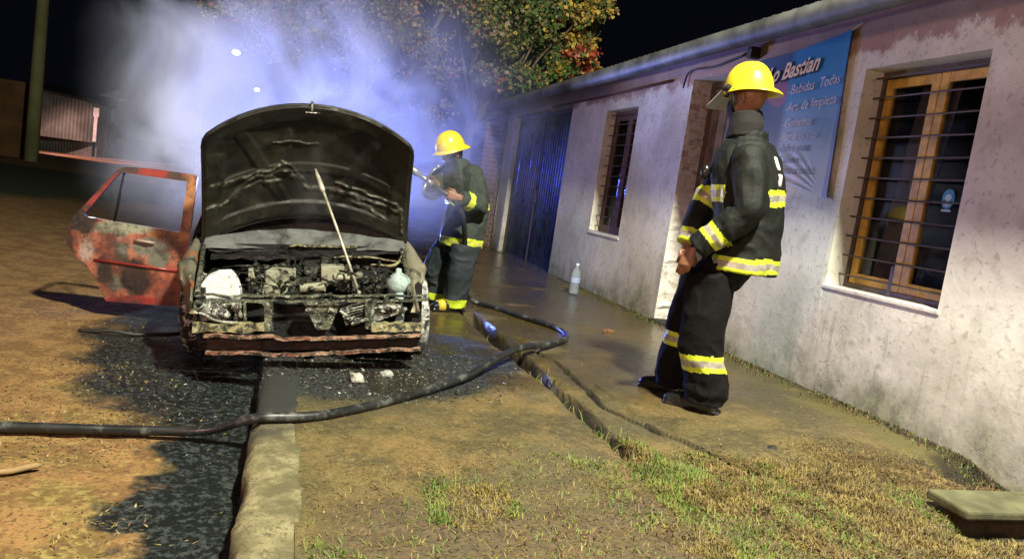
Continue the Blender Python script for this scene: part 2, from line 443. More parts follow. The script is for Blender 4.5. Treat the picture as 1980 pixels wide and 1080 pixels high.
# leaf and grit litter on the road
lp = []
while len(lp) < 12000:
    x = random.uniform(-3.2, -.1); y = 1.8 + 5.5 * random.random() ** 1.6
    d = sm(nz(x, y, 1.8, 2), -.35, .25) * (1 - .93 * sm(x + .25 * nz(x, y, 2.5, 3), -.55, -.35)) * (1 - .8 * sm(y, 4.2, 6.0))
    if random.random() < d: lp.append((x, y))
blades('leaf_litter', lp, (.008, .026), (.003, .009), (-.05, .5), [G5, G6, G2, G4], zst, lambda P: rng.choice(4, len(P), p=[.30, .27, .2, .23]), .3)
lp = []
while len(lp) < 1500:
    x = random.uniform(.15, 3.3); y = 2.4 + 4.5 * random.random() ** 1.5
    lp.append((x, y))
blades('pavement_litter', lp, (.005, .018), (.003, .007), (-.05, .4), [G5, G6, G4], zpv, lambda P: rng.choice(3, len(P), p=[.35, .35, .3]), .3)
# ash, cinders and broken glass round the car
def chips(name, pts, size, mats, hf, probs):
    vs = []; fs = []; mi = []
    for x, y in pts:
        s_ = random.uniform(*size); z = hf(x, y); o = len(vs)
        a = [Vector((random.uniform(-1, 1), random.uniform(-1, 1), random.uniform(-.5, 1))) * s_ for _ in range(4)]
        vs += [(x + p.x, y + p.y, z + abs(p.z) * .8) for p in a]
        fs += [(o, o + 1, o + 2), (o, o + 2, o + 3), (o, o + 3, o + 1), (o + 1, o + 3, o + 2)]
        mi += [int(rng.choice(len(mats), p=probs))] * 4
    me = bpy.data.meshes.new(name); me.from_pydata(vs, [], fs)
    for q in mats: me.materials.append(q)
    me.polygons.foreach_set('material_index', mi); me.update()
    o = bpy.data.objects.new(name, me); COL.objects.link(o); o['kind'] = 'stuff'; return o
M_ASH = simple('pale_ash', (.30, .32, .29), .8); M_CIN = simple('cinder', (.02, .022, .02), .5); M_CG = simple('char_grey', (.12, .13, .12), .45)
cp = []
while len(cp) < 4200:
    x = .5 + random.gauss(0, .5); y = 4.3 + random.gauss(0, .45)
    if x > -.06 and y > 3.75 + .25 * abs(x - .4) * nz(x, 0, 2) and math.hypot((x - .5) / 1.15, (y - 4.6) / .95) < 1 + .2 * nz(x, y, 3): cp.append((x, y))
chips('ash_debris', cp, (.003, .013), [M_CIN, M_CG, M_ASH], zpv, [.56, .39, .05])
cp = []
while len(cp) < 1700:
    x = -.45 + random.gauss(0, .35); y = 4.35 + random.gauss(0, .45)
    if x < -.1: cp.append((x, y))
chips('road_cinders', cp, (.003, .011), [M_CIN, M_CG, M_ASH], zst, [.62, .35, .03])
# a few bigger pieces that can be told apart
def rock(name, loc, r, mat, label, cat, seed, group=None, sq=(1, 1, .6)):
    mb = MB(); mb.sphere((0, 0, 0), (r * sq[0], r * sq[1], r * sq[2]), 14, 9)
    mb.v = [tuple(Vector(p) * (1 + .45 * mn.noise(Vector(p) * (1.6 / r) + Vector((seed, 0, 0))))) for p in mb.v]
    o = mb.build(name, mat); o.location = loc; return tag(o, label, cat, group)
rock('foam_lump', (.44, 4.12, .165), .045, simple('foam_white', (.36, .37, .31), .8), 'pale melted lump on the black ash in front of the burnt car', 'debris', 3)
rock('charred_lump', (.62, 4.25, .165), .035, M_ASH, 'small ash-grey lump beside the pale melted lump', 'debris', 8)
rock('stone', (2.42, 3.1, .225), .027, M_CIN, 'small black stone lying on the wet footpath right of the boots', 'stone', 5)
rock('brick_chip', (2.75, 5.95, .235), .04, simple('brickchip', (.17, .085, .04), .8), 'reddish brick fragment on the footpath near the doorway', 'brick fragment', 6, sq=(1.5, .8, .4))
mb = MB(); mb.tube(smoothpts([(-.98, 3.0, .02), (-.9, 3.03, .025), (-.80, 3.09, .03)]), [.012] * 12 + [.005], 8)
tag(mb.build('stick', simple('stick_wood', (.26, .18, .08), .8), smooth=True, disp=.006, dscale=14), 'pale broken stick lying on the leaf litter at the left edge', 'stick')
mb = MB(); mb.tube(smoothpts([(-1.25, 5.35, .02), (-1.0, 5.32, .03), (-.72, 5.38, .02), (-.6, 5.5, .03)]), [.012] * 18 + [.005], 8)
tag(mb.build('charred_stick', M_CIN, smooth=True, disp=.02, dscale=6), 'thin charred stick lying on the dirt left of the car shadow', 'stick')
# the small raised concrete slab on the right
mb = MB(); mb.box((-.32, -.12, -.025), (.42, .10, .018))
o = mb.build('concrete_slab', simple('slab_mossy', (.10, .10, .05), .85, var=.4, scale=6, bump=.6, bdist=.01), bevel=.012)
o.location = (3.06, 2.36, .285); o.rotation_euler = (.03, -.01, -.02)
tag(o, 'mossy concrete slab lying over a dark hollow at the right edge', 'slab')
# ================================================================== HOUSE
WX = 3.55
house = empty('house', (WX, 6, .2), 'long low whitewashed house with barred windows and a metal roof beside the footpath', 'house')
def inhouse(o):
    o.parent = house; o.location = o.location - Vector((WX, 6, .2)); return o
n = NT('plaster'); xs = n.sep()   # object coordinates = world - (WX,6,.2)
Y_ = xs[1]; Z_ = xs[2]
big = n.noise(1.3, 6, .62); fine = n.noise(22, 5, .65)
c = n.mix(n.step(big, .35, .68), (.56, .55, .47), (.78, .77, .69))
c = n.mix(n.math('MULTIPLY', n.step(n.noise(5, 6, .7, off=(3, 3, 3)), .52, .70), .45), c, (.34, .33, .28))
c = n.mix(n.math('MULTIPLY', n.step(fine, .56, .64), .45), c, (.27, .26, .20))
low = n.step(n.math('ADD', Z_, n.math('MULTIPLY', n.math('SUBTRACT', n.noise(2.5, 6, .65, off=(1, 5, 2)), .5), 1.5)), .72, .08)
c = n.mix(n.math('MULTIPLY', low, .8), c, n.mix(n.step(n.noise(11, 5, .7), .44, .56), (.10, .11, .045), (.26, .27, .15)))
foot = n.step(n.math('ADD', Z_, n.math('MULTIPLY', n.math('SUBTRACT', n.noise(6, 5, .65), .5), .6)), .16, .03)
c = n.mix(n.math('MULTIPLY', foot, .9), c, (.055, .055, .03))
dark = n.math('MULTIPLY', n.ell((0, -3.3, .12), (None, .55, .30), .45, 3), .75)
c = n.mix(dark, c, (.06, .05, .03))
c = n.mix(n.math('MULTIPLY', n.ell((0, -2.78, .42), (None, .12, .26), .5, 5), .7), c, (.27, .25, .05))
c = n.mix(n.math('MULTIPLY', n.ell((0, -3.1, .52), (None, .05, .22), .4, 6), .5), c, (.30, .28, .07))
for hy, hz, hr in ((5.28 - 6, .60 - .2, .018), (4.43 - 6, .76 - .2, .018)): c = n.mix(n.ell((0, hy, hz), (None, hr, hr * 1.3), .2, 20, .2), c, (.01, .01, .01))
# drips under the sill
drip = n.noise(1, 4, .6, vec=n.vmath('MULTIPLY', n.co, (1, 14, 1.1)))
dm = n.math('MULTIPLY', n.step(drip, .56, .70), n.math('MULTIPLY', n.step(Z_, .9, .7), n.step(Z_, .1, .6)))
c = n.mix(n.math('MULTIPLY', dm, .35), c, (.19, .17, .13))
# old red paint below the eave, bare brick round the door head
red = n.math('MULTIPLY', n.step(n.math('ADD', Z_, n.math('MULTIPLY', n.math('SUBTRACT', n.noise(5, 5, .7), .5), .12)), 2.53, 2.58), n.step(n.math('ADD', Y_, n.math('MULTIPLY', n.noise(1.5, 4), 1.2)), .9, .4))
c = n.mix(red, c, (.38, .035, .03))
red2 = n.math('MULTIPLY', n.step(n.math('ADD', Z_, n.math('MULTIPLY', n.math('SUBTRACT', n.noise(4, 6, .75, off=(2, 0, 8)), .5), .5)), 2.54, 2.62), .7)
c = n.mix(red2, c, (.22, .07, .06))
bare = n.math('MULTIPLY', n.ell((0, .80, 1.75), (None, .085, .95), .45, 6), n.step(Z_, 1.15, 1.5))
bare = n.math('MAXIMUM', bare, n.ell((0, .3, 2.47), (None, .5, .05), .5, 6))
c = n.mix(bare, c, n.mix(n.step(n.noise(16, 4, .6), .42, .6), (.24, .09, .06), (.42, .30, .24)))
rim = n.math('SUBTRACT', 1.0, n.step(n.math('ABSOLUTE', n.math('SUBTRACT', n.noise(2.2, 5, .6, off=(8, 8, 8)), .5)), .002, .008))
crk = n.math('MULTIPLY', n.math('MULTIPLY', rim, n.math('MULTIPLY', n.step(Z_, 1.3, .2), n.step(n.noise(.9, 2, .5, off=(4, 0, 1)), .52, .60))), .4)
c = n.mix(crk, c, (.12, .11, .08))
hb = n.math('SUBTRACT', n.math('ADD', n.math('MULTIPLY', fine, .35), n.noise(3, 6, .6)), n.math('MULTIPLY', bare, .5))
hb = n.math('SUBTRACT', hb, n.math('MULTIPLY', crk, .4))
M_WALL = n.fin(c, .88, n.bump(hb, .5, .014))

def wall_grid(y0, y1, z0, z1, holes, step=.16):
    ys = set(np.round(np.arange(y0, y1, step), 3)) | {y1}; zs = set(np.round(np.arange(z0, z1, step), 3)) | {z1}
    for a, b, c_, d in holes:
        ys |= {a, b}; zs |= {c_, d}
    def clean(v, keep):
        v = sorted(v); out = [v[0]]
        for q in v[1:]:
            if q - out[-1] < .03:
                if q in keep: out[-1] = q
            else: out.append(q)
        return out
    ky = {q for h in holes for q in h[:2]} | {y1}; kz = {q for h in holes for q in h[2:]} | {z1}
    return clean(ys, ky), clean(zs, kz)
H_WIN2 = (3.37, 4.33, .99, 2.45); H_DOOR = (5.72, 6.68, .12, 2.62); H_WIN1 = (7.84, 8.74, .97, 2.45); H_GAR = (10.0, 12.8, .06, 2.61)
HOLES = [H_WIN2, H_DOOR, H_WIN1, H_GAR]
ys, zs = wall_grid(-3, 13.35, 0, 2.95, HOLES)
mb = MB(); idx = {}
def vtx(y, z):
    if (y, z) not in idx:
        idx[(y, z)] = len(mb.v); d = .012 * mn.noise(Vector((0, y * 1.3, z * 1.3)))
        ed = any(a - .01 < y < b + .01 and c_ - .01 < z < d_ + .01 for a, b, c_, d_ in HOLES)
        mb.v.append((WX + (0 if ed else d), y, z))
    return idx[(y, z)]
for i in range(len(ys) - 1):
    for j in range(len(zs) - 1):
        ym, zm = (ys[i] + ys[i + 1]) / 2, (zs[j] + zs[j + 1]) / 2
        if any(a < ym < b and c_ < zm < d for a, b, c_, d in HOLES): continue
        mb.f.append((vtx(ys[i], zs[j]), vtx(ys[i], zs[j + 1]), vtx(ys[i + 1], zs[j + 1]), vtx(ys[i + 1], zs[j]))); mb.mi.append(0)
# reveals
def reveal(h, dep, crumb=0):
    a, b, c_, d = h; N = 60
    for side in (0, 1, 2, 3):
        P = []
        for i in range(N + 1):
            t = i / N
            y, z = [(b, lerp(c_, d, t)), (lerp(a, b, t), d), (a, lerp(c_, d, t)), (lerp(a, b, t), c_)][side]
            k = crumb * (mn.noise(Vector((y * 3, z * 13, side))) + .6 * mn.noise(Vector((y * 3, z * 31, side))))
            P += [(WX, y, z), (WX + .03 + abs(k) * .6, y - (abs(k) * 1.1 if side == 0 else 0), z), (WX + dep, y, z)]
        o = len(mb.v); mb.v += P
        for i in range(N):
            for q in (0, 1):
                mb.f.append((o + i * 3 + q, o + i * 3 + q + 1, o + i * 3 + q + 4, o + i * 3 + q + 3)); mb.mi.append(1 if crumb else 0)
reveal(H_WIN2, .155); reveal(H_DOOR, .3, .05); reveal(H_WIN1, .2); reveal(H_GAR, .16)
# end walls and back so the house is a body
mb.add([(WX, 13.35, 0), (9, 13.35, 0), (9, 13.35, 3.6), (WX, 13.35, 2.95)], [(0, 1, 2, 3)], 0)
mb.add([(WX, -3, 0), (9, -3, 0), (9, -3, 3.6), (WX, -3, 2.95)], [(0, 3, 2, 1)], 0)
mb.add([(9, -3, 0), (9, 13.35, 0), (9, 13.35, 3.6), (9, -3, 3.6)], [(0, 1, 2, 3)], 0)
n = NT('crumbled_jamb'); 
br = n.n.new('ShaderNodeTexBrick'); mp = n.n.new('ShaderNodeCombineXYZ'); s_ = n.sep()
n.link(n.math('ADD', s_[0], s_[1]), mp.inputs[0]); n.link(s_[2], mp.inputs[1]); n.link(mp.outputs[0], br.inputs['Vector'])
br.inputs['Scale'].default_value = 1; br.inputs['Brick Width'].default_value = .22; br.inputs['Row Height'].default_value = .075; br.inputs['Mortar Size'].default_value = .008
br.inputs['Color1'].default_value = (.50, .42, .36, 1); br.inputs['Color2'].default_value = (.36, .22, .17, 1); br.inputs['Mortar'].default_value = (.5, .47, .42, 1)
c = n.mix(n.step(n.noise(9, 5, .7), .42, .55), br.outputs[0], (.58, .55, .48))
c = n.mix(n.step(s_[2], 1.35, 1.6), n.mix(n.step(n.noise(14, 4, .6), .55, .66), (.80, .79, .72), (.55, .52, .43)), c)  # lower jamb painted whiter, standing in for lamplight below the eave shadow
M_JAMB = n.fin(c, .9, n.bump(n.math('ADD', n.noise(25, 5, .7), n.math('MULTIPLY', br.outputs[1], -.6)), .9, .02))
inhouse(mb.build('wall', [M_WALL, M_JAMB]))

# roof: corrugated sheet, ridge side rising away from the road
M_ROOF = simple('roof_zinc', (.07, .078, .074), .6, .1, var=.45, scale=3, bump=.2)
mb = MB(); yy = np.arange(-3.2, 13.6, .03); P = []
def ex(y): return WX - (.385 - .006 * (y - 3))
for y in yy:
    wv = .007 * math.sin(y * 2 * math.pi / .12)
    P += [(ex(y) + .0, y, 2.835 + wv), (WX + .6, y, 3.02 + wv), (WX + 5.6, y, 3.95 + wv), (ex(y) + .0, y, 2.827 + wv), (WX + .6, y, 3.012 + wv)]
for i in range(len(yy) - 1):
    a = i * 5; b = a + 5
    mb.f += [(a, b, b + 1, a + 1), (a + 1, b + 1, b + 2, a + 2), (a + 3, a + 4, b + 4, b + 3), (a, a + 3, b + 3, b)]; mb.mi += [0] * 4
mb.v = P
rf = inhouse(mb.build('roof', M_ROOF, smooth=True))
mb = MB(); P = []; prof = [(.0, .085), (-.004, .09), (-.008, .02), (.0, -.02), (.03, -.045), (.075, -.05), (.1, -.02), (.105, .07)]
yy = np.arange(-3.2, 13.61, .4)
for y in yy:
    s = .008 * mn.noise(Vector((y * .6, 0, 0)))
    P += [(ex(y) - .06 + a, y, 2.715 + b + s) for a, b in prof]
k = len(prof); mb.add(P, [(j * k + i, j * k + i + 1, (j + 1) * k + i + 1, (j + 1) * k + i) for j in range(len(yy) - 1) for i in range(k - 1)])
gt = mb.build('gutter', simple('gutter_zinc', (.085, .092, .088), .6, .2, var=.5, scale=4), smooth=True)
inhouse(gt)
mb = MB(); mb.box((WX - .03, -3, 2.84), (WX + .02, 13.35, 2.94))
inhouse(mb.build('fascia', simple('fascia_dark', (.07, .05, .045), .8)))
mb = MB(); mb.tube([(WX - .028, 7.1, 2.645), (WX - .022, 8.8, 2.635), (WX - .03, 10.8, 2.64)], .016, 8)
inhouse(mb.build('conduit', simple('rusty_conduit', (.09, .045, .035), .7), smooth=True))
# a bracket stub with old wires by the door head
mb = MB(); mb.box((WX - .09, 5.62, 2.68), (WX + .01, 5.68, 2.77)); mb.tube(smoothpts([(WX - .06, 5.66, 2.75), (WX - .10, 5.75, 2.70), (WX - .05, 5.9, 2.72), (WX - .03, 6.3, 2.69), (WX - .02, 6.75, 2.70), (WX - .03, 6.82, 2.55)]), .009, 6)
inhouse(mb.build('cable_bracket', simple('bracket_dark', (.03, .02, .02), .7)))

M_WOOD = simple('window_wood', (.50, .30, .05), .55, var=.35, scale=7, bump=.3)
M_BAR = simple('bar_iron', (.10, .075, .065), .55, .3)
M_WOODD = simple('brown_wood', (.13, .075, .05), .6, var=.3)
n = NT('window_glass'); M_GLASS = n.fin((.018, .013, .014), .08, n.bump(n.noise(1.5, 2), .05, .01)); n.b.inputs['Specular IOR Level'].default_value = .4
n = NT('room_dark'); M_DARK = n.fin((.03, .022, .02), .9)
n = NT('glass_clear'); n.b.inputs['Transmission Weight'].default_value = 0; tr = n.n.new('ShaderNodeBsdfTransparent'); gl = n.n.new('ShaderNodeBsdfGlossy')
gl.inputs['Roughness'].default_value = .05; mx = n.n.new('ShaderNodeMixShader'); mx.inputs[0].default_value = .03; tr.inputs[0].default_value = (.75, .75, .75, 1)
n.link(tr.outputs[0], mx.inputs[1]); n.link(gl.outputs[0], mx.inputs[2]); n.link(mx.outputs[0], n.out.inputs[0]); M_PANE = n.m
M_CURT = simple('curtain_cloth', (.16, .13, .14), .9, var=.3, scale=3)

def window(hole, leaves, fw, mat_f, bars, depth, label, curtain, ext=0):
    y0, y1, z0, z1 = hole; x = WX + depth; ym0 = (y0 + y1) / 2; y0 -= ext
    f = MB()
    # outer dark frame
    f.cur = 1
    for a in ((y0, y0 + .03, z0, z1), (y1 - .03, y1, z0, z1)): f.box((x - .012, a[0], a[2]), (x + .05, a[1], a[3]))
    f.box((x - .012, y0 + .03, z1 - .045), (x + .05, y1 - .03, z1)); f.box((x - .012, y0 + .03, z0), (x + .05, y1 - .03, z0 + .035))
    f.cur = 0; iy0, iy1, iz0, iz1 = y0 + .031, y1 - .031, z0 + .036, z1 - .046
    cuts = [iy0, ym0, iy1]
    for k in range(leaves):
        a, b = cuts[k] + .003, cuts[k + 1] - .003
        f.box((x, a, iz0), (x + .035, a + fw, iz1)); f.box((x, b - fw, iz0), (x + .035, b, iz1))
        f.box((x + .002, a + fw, iz1 - fw), (x + .033, b - fw, iz1)); f.box((x + .002, a + fw, iz0), (x + .033, b - fw, iz0 + fw * 1.15))
    fr = inhouse(f.build('window', [mat_f, M_BAR if mat_f is M_WOOD else M_WOODD], bevel=.003)); fr['label'] = label
    def sub(o): o.parent = fr; return o
    p = MB(); p.box((x + .016, iy0 + .01, iz0 + .01), (x + .02, iy1 - .01, iz1 - .01)); sub(p.build('pane', M_PANE))
    b_ = MB(); nb = bars
    for k in range(nb):
        z = lerp(z0, z1, (k + .65) / nb)
        sag = .006 * mn.noise(Vector((k * 3.1, y0, 0)))
        b_.tube([(x - .06, y0 - .01, z + sag), (x - .062, (y0 + y1) / 2, z - sag), (x - .06, y1 + .01, z)], .006, 8)
    ym = ym0; y0 += ext
    b_.box((x - .075, ym - .012, z0), (x - .069, ym + .012, z0 + (.2 if leaves == 2 and bars > 9 else z1 - z0)))
    sub(b_.build('bars', M_BAR, smooth=False))
    s_ = MB(); s_.box((WX - .008, y0 - .02, z0 - .03), (WX + depth, y1 + .02, z0 + .003)); sub(s_.build('sill', M_WALL, bevel=.008))
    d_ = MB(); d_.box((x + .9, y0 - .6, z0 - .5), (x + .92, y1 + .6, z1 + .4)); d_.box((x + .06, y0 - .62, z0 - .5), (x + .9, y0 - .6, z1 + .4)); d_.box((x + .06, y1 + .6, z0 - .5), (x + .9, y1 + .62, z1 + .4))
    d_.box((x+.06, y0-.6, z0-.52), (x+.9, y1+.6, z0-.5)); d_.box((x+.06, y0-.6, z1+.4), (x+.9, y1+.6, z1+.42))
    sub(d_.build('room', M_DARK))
    cu = MB(); P = []; yy = np.linspace(curtain[0], curtain[1], 50)
    for y in yy:
        wv = .02 * math.sin(y * 60) + .012 * math.sin(y * 23)
        P += [(x + .12 + wv, y + curtain[2] * .0, z1 - .02), (x + .12 + wv * 1.2, y + curtain[2] * .5, (z0 + z1) / 2), (x + .12 + wv, y + curtain[2], z0 + .02)]
    cu.add(P, [(i * 3 + q, i * 3 + q + 1, i * 3 + q + 4, i * 3 + q + 3) for i in range(49) for q in (0, 1)])
    sub(cu.build('curtain', M_CURT, smooth=True))
    return fr, sub
w2, sub2 = window(H_WIN2, 2, .062, M_WOOD, 11, .16, 'wide window with ochre wooden frames behind horizontal iron bars', (3.75, 4.1, .14), .10)
# the round blue stickers inside the right hand pane
M_STK = simple('sticker_blue', (.03, .22, .30), .5, var=.5, scale=40)
M_STW = simple('sticker_white', (.45, .55, .58), .5, var=.2, scale=60)
for (yc, zc, r) in ((3.625, 1.63, .045), (3.475, 1.62, .04)):
    s = MB(); x = WX + .16 + .012
    sh = [(math.cos(a) * r, math.sin(a) * r * 1.25 + (.01 if math.sin(a) > 0 else 0)) for a in np.linspace(0, 2 * math.pi, 25)[:-1]]
    s.add([(x, yc + a, zc + b) for a, b in sh] + [(x + .001, yc + a, zc + b) for a, b in sh], [tuple(range(24)), tuple(reversed(range(24, 48)))], 0)
    s.add([(x - .001, yc + a * .5, zc + .012 + b * .35) for a, b in sh], [tuple(range(24))], 1)
    s.add([(x - .001, yc + a * .62, zc - .028 + b * .25) for a, b in sh], [tuple(range(24))], 1)
    s.box((x - .0015, yc - r * .75, zc - r * 1.55), (x, yc + r * .75, zc - r * 1.28), 1)
    sub2(s.build('sticker', [M_STK, M_STW]))
w1, sub1 = window(H_WIN1, 2, .06, M_WOODD, 12, .13, 'narrow looking far window with brown frames, bars and a paper note on the glass', (8.1, 8.6, .1))
s = MB(); s.box((WX + .14, 8.02, 1.93), (WX + .142, 8.14, 2.05)); sub1(s.build('paper_note', simple('paper', (.5, .45, .42), .7)))

# door in the doorway
mb = MB(); x = WX + .2; y0, y1, z0, z1 = H_DOOR
mb.cur = 0; mb.box((x, y0, z0), (x + .04, y0 + .06, z1)); mb.box((x, y1 - .06, z0), (x + .04, y1, z1)); mb.box((x, y0 + .06, z1 - .06), (x + .04, y1 - .06, z1))
mb.cur = 1
yy = np.linspace(y0 + .062, y1 - .062, 7)
for a, b in zip(yy, yy[1:]): mb.box((x + .012 + random.uniform(0, .006), a + .004, z0 + .12), (x + .045, b - .004, z1 - .062))
mb.box((x + .03, y0 + .06, z0 + .1), (x + .05, y1 - .06, z1 - .06), 0)
mb.build('door', [simple('door_frame_paint', (.12, .085, .07), .7), simple('door_boards', (.20, .15, .125), .7, var=.4, scale=5)], bevel=.002)
inhouse(bpy.data.objects['door'])
mb = MB(); mb.box((WX - .06, 5.7, .12), (WX + .3, 6.7, .275)); inhouse(mb.build('doorstep', M_KERB, bevel=.02))
# garage door: dark corrugated sheet, two leaves
y0, y1, z0, z1 = H_GAR; mb = MB(); P = []
yy = np.arange(y0 + .03, y1 - .02, .012)
for y in yy:
    ph = (y % .11) / .11; wv = .012 * (1 if ph < .4 else (1 - (ph - .4) / .1 if ph < .5 else (0 if ph < .9 else (ph - .9) / .1)))
    for q in range(7):
        z = lerp(z0 + .12, z1 - .02, q / 6); P.append((WX + .1 - wv + .008 * mn.noise(Vector((y * 1.5, z * 2, 0))), y, z))
mb.add(P, [(i * 7 + q, (i + 1) * 7 + q, (i + 1) * 7 + q + 1, i * 7 + q + 1) for i in range(len(yy) - 1) for q in range(6)], 0)
for q in (y0, (y0 + y1) / 2 - .02, y1 - .05): mb.box((WX + .075, q, z0 + .1), (WX + .12, q + .05, z1), 1)
mb.box((WX + .076, y0, z1 - .06), (WX + .12, y1, z1 - .003), 1)
n = NT('garage_metal'); c = n.mix(n.step(n.noise(4, 5, .7), .4, .65), (.010, .02, .016), (.03, .045, .035))
M_GM = n.fin(c, n.step(n.noise(6, 4), .3, .7, .2, .45), n.bump(n.noise(9, 4), .3, .01), .3)
g = mb.build('garage_door', [M_GM, simple('garage_frame', (.05, .035, .03), .6)], smooth=False); inhouse(g)
h_ = MB(); h_.box((WX + .05, 11.3, 1.2), (WX + .08, 11.34, 1.35)); hh = h_.build('handle', M_BAR); hh.parent = g
# brick pier with rough wall beyond the house
n = NT('dark_brick'); br = n.n.new('ShaderNodeTexBrick'); mp = n.n.new('ShaderNodeCombineXYZ'); s_ = n.sep()
n.link(n.math('ADD', s_[0], s_[1]), mp.inputs[0]); n.link(s_[2], mp.inputs[1]); n.link(mp.outputs[0], br.inputs['Vector'])
br.inputs['Scale'].default_value = 1; br.inputs['Brick Width'].default_value = .24; br.inputs['Row Height'].default_value = .08; br.inputs['Mortar Size'].default_value = .012
br.inputs['Color1'].default_value = (.13, .06, .045, 1); br.inputs['Color2'].default_value = (.19, .09, .06, 1); br.inputs['Mortar'].default_value = (.2, .18, .15, 1)
M_BRICK = n.fin(br.outputs[0], .9, n.bump(n.math('SUBTRACT', n.noise(20, 4), br.outputs[1]), .8, .02))
mb = MB(); mb.box((3.28, 13.5, 0), (3.75, 22, 2.35)); mb.box((3.18, 13.45, 0), (3.5, 13.8, 2.5))
tag(mb.build('brick_wall', M_BRICK, bevel=.01), 'dark rough brick wall beyond the far end of the white house', 'wall')

# ------------------------------------------------------------------ banner
def bz(u, v):  # u 0 far/left .. 1 near/right, v 0 bottom .. 1 top
    y = lerp(5.56, lerp(4.45, 4.51, v), u); zt = lerp(2.655, 2.735, u) - .02 * math.sin(u * math.pi); zb = lerp(1.66, 1.565, u) + .05 * math.sin(u * math.pi)
    z = lerp(zb, zt, v)
    # pull folds fanning out of the lower right corner
    dx, dz = (1 - u) * 1.05, v * 1.1
    a = math.atan2(dz, dx + 1e-4); r = math.hypot(dx, dz)
    fold = .005 * math.sin(a * 34) * sm(r, .0, .2) * (1 - sm(r, .7, 1.05)) * (1 - sm(v, .16, .30)) * (1 - sm(a, .5, .9)) * .9
    fold += .008 * mn.noise(Vector((u * 3, v * 3, 0)))
    return (WX - .028 - fold, y, z)
mb = MB(); NU, NV = 90, 90
mb.add([bz(i / NU, j / NV) for j in range(NV + 1) for i in range(NU + 1)], [(j * (NU + 1) + i, j * (NU + 1) + i + 1, (j + 1) * (NU + 1) + i + 1, (j + 1) * (NU + 1) + i) for j in range(NV) for i in range(NU)])
n = NT('banner_print'); s_ = n.sep(); Z = s_[2]; Y = s_[1]
zz = n.math('ADD', Z, n.math('MULTIPLY', n.noise(2, 2), .1))
c = n.mix(n.step(zz, 1.66, 2.5), (.45, .48, .44), (.015, .20, .44))
c = n.mix(n.step(zz, 2.25, 2.75), c, (.010, .18, .44))
c = n.mix(n.step(Z, 1.80, 1.70), c, (.42, .42, .38))
left = n.step(Y, 5.06, 5.16)
c = n.mix(n.math('MULTIPLY', left, .7), c, n.mix(n.ell((0, 5.22, 2.36), (None, .14, .10), .2, 6), (.03, .025, .09), (.30, .02, .04)))
c = n.mix(n.math('MULTIPLY', n.step(Y, 4.515, 4.495), .6), c, (.05, .08, .35))
M_BAN = n.fin(c, .55, n.bump(n.noise(60, 2), .1, .002))
ban = mb.build('banner', M_BAN, smooth=True)
tag(ban, 'blue and grey printed shop banner with slanted lettering tied to the white wall', 'banner')
def text(s, yl, z, size, mat, shear=0, slope=0, sx=1, bold=0, name='lettering'):
    cu = bpy.data.curves.new('t', 'FONT'); cu.body = s; cu.size = size; cu.shear = shear; cu.offset = bold; cu.resolution_u = 3
    o = bpy.data.objects.new('t', cu); COL.objects.link(o); C.view_layer.update()
    me = bpy.data.meshes.new_from_object(o.evaluated_get(C.evaluated_depsgraph_get())); bpy.data.objects.remove(o)
    co = np.empty(len(me.vertices) * 3); me.vertices.foreach_get('co', co); co = co.reshape(-1, 3)
    out = np.stack([np.full(len(co), WX - .046), yl - co[:, 0] * sx, z + co[:, 1] + co[:, 0] * sx * slope], 1)
    me.vertices.foreach_set('co', out.ravel()); me.update(); me.name = name
    me.materials.clear(); me.materials.append(mat)
    t = bpy.data.objects.new(name, me); COL.objects.link(t); t.parent = ban; return t
M_T1 = simple('print_cream', (.75, .62, .45), .6, var=.1); M_TS = simple('print_black', (.01, .01, .015), .6)
M_T2 = simple('print_grey', (.55, .50, .52), .6, var=.3, scale=30); M_T3 = simple('print_slate', (.09, .10, .12), .6)
text('Lo Bastian', 5.40, 2.445, .17, M_T1, .35, .075, .88, .004)
text('Lo Bastian', 5.412, 2.435, .17, M_TS, .35, .075, .88, .009).location = (.003, .002, 0)
for s, y, z, sz, m_, sl in (('-Bebidas  Todas', 5.08, 2.33, .105, M_T2, .07), ('-Art. de limpieza', 5.08, 2.20, .10, M_T2, .055), ('-Golosinas', 5.08, 2.08, .095, M_T2, .04), ('-Fiambres y co', 5.08, 1.985, .085, M_T2, .03), ('-Pan  y  mas', 5.06, 1.90, .08, M_T3, .02), ('-Carnes y', 5.06, 1.815, .08, M_T3, .01), ('Articulos de la', 5.06, 1.735, .085, M_T3, 0)):
    text(s, y, z, sz, m_, .1, sl, .84)
mb = MB(); mb.tube([(WX - .03, 4.45, 1.57), (WX - .01, 4.40, 1.555)], .004, 5); mb.build('tie_cord', M_T1, ban)
mb = MB(); mb.tube([(WX - .03, 4.51, 2.73), (WX - .01, 4.44, 2.77)], .004, 5); mb.build('tie_cord', M_T1, ban)
# ------------------------------------------------------------------ bottle
n = NT('bottle_plastic'); n.fin((.75, .88, 1), .12); n.b.inputs['Transmission Weight'].default_value = .75; n.b.inputs['IOR'].default_value = 1.2; n.b.inputs['Alpha'].default_value = .85
bt = empty('bottle', (3.2, 8.05, pave_z(3.2, 8) + .01), 'clear plastic water bottle standing on the wet footpath by the wall', 'bottle')
mb = MB(); mb.lathe([(0.001, 0), (.05, .002), (.054, .02), (.052, .06), (.055, .07), (.052, .12), (.055, .13), (.053, .2), (.055, .215), (.05, .25), (.03, .29), (.018, .31), (.016, .335)], seg=24); mb.build('bottle_body', n.m, bt, True)
mb = MB(); mb.lathe([(.02, .33), (.02, .355), (.001, .356)], seg=16); mb.build('cap', simple('cap_white', (.6, .65, .8), .4), bt, True)
mb = MB(); mb.lathe([(.0562, .135), (.0562, .195)], seg=24); mb.build('paper_band', simple('label_blue', (.35, .45, .7), .4), bt, True)
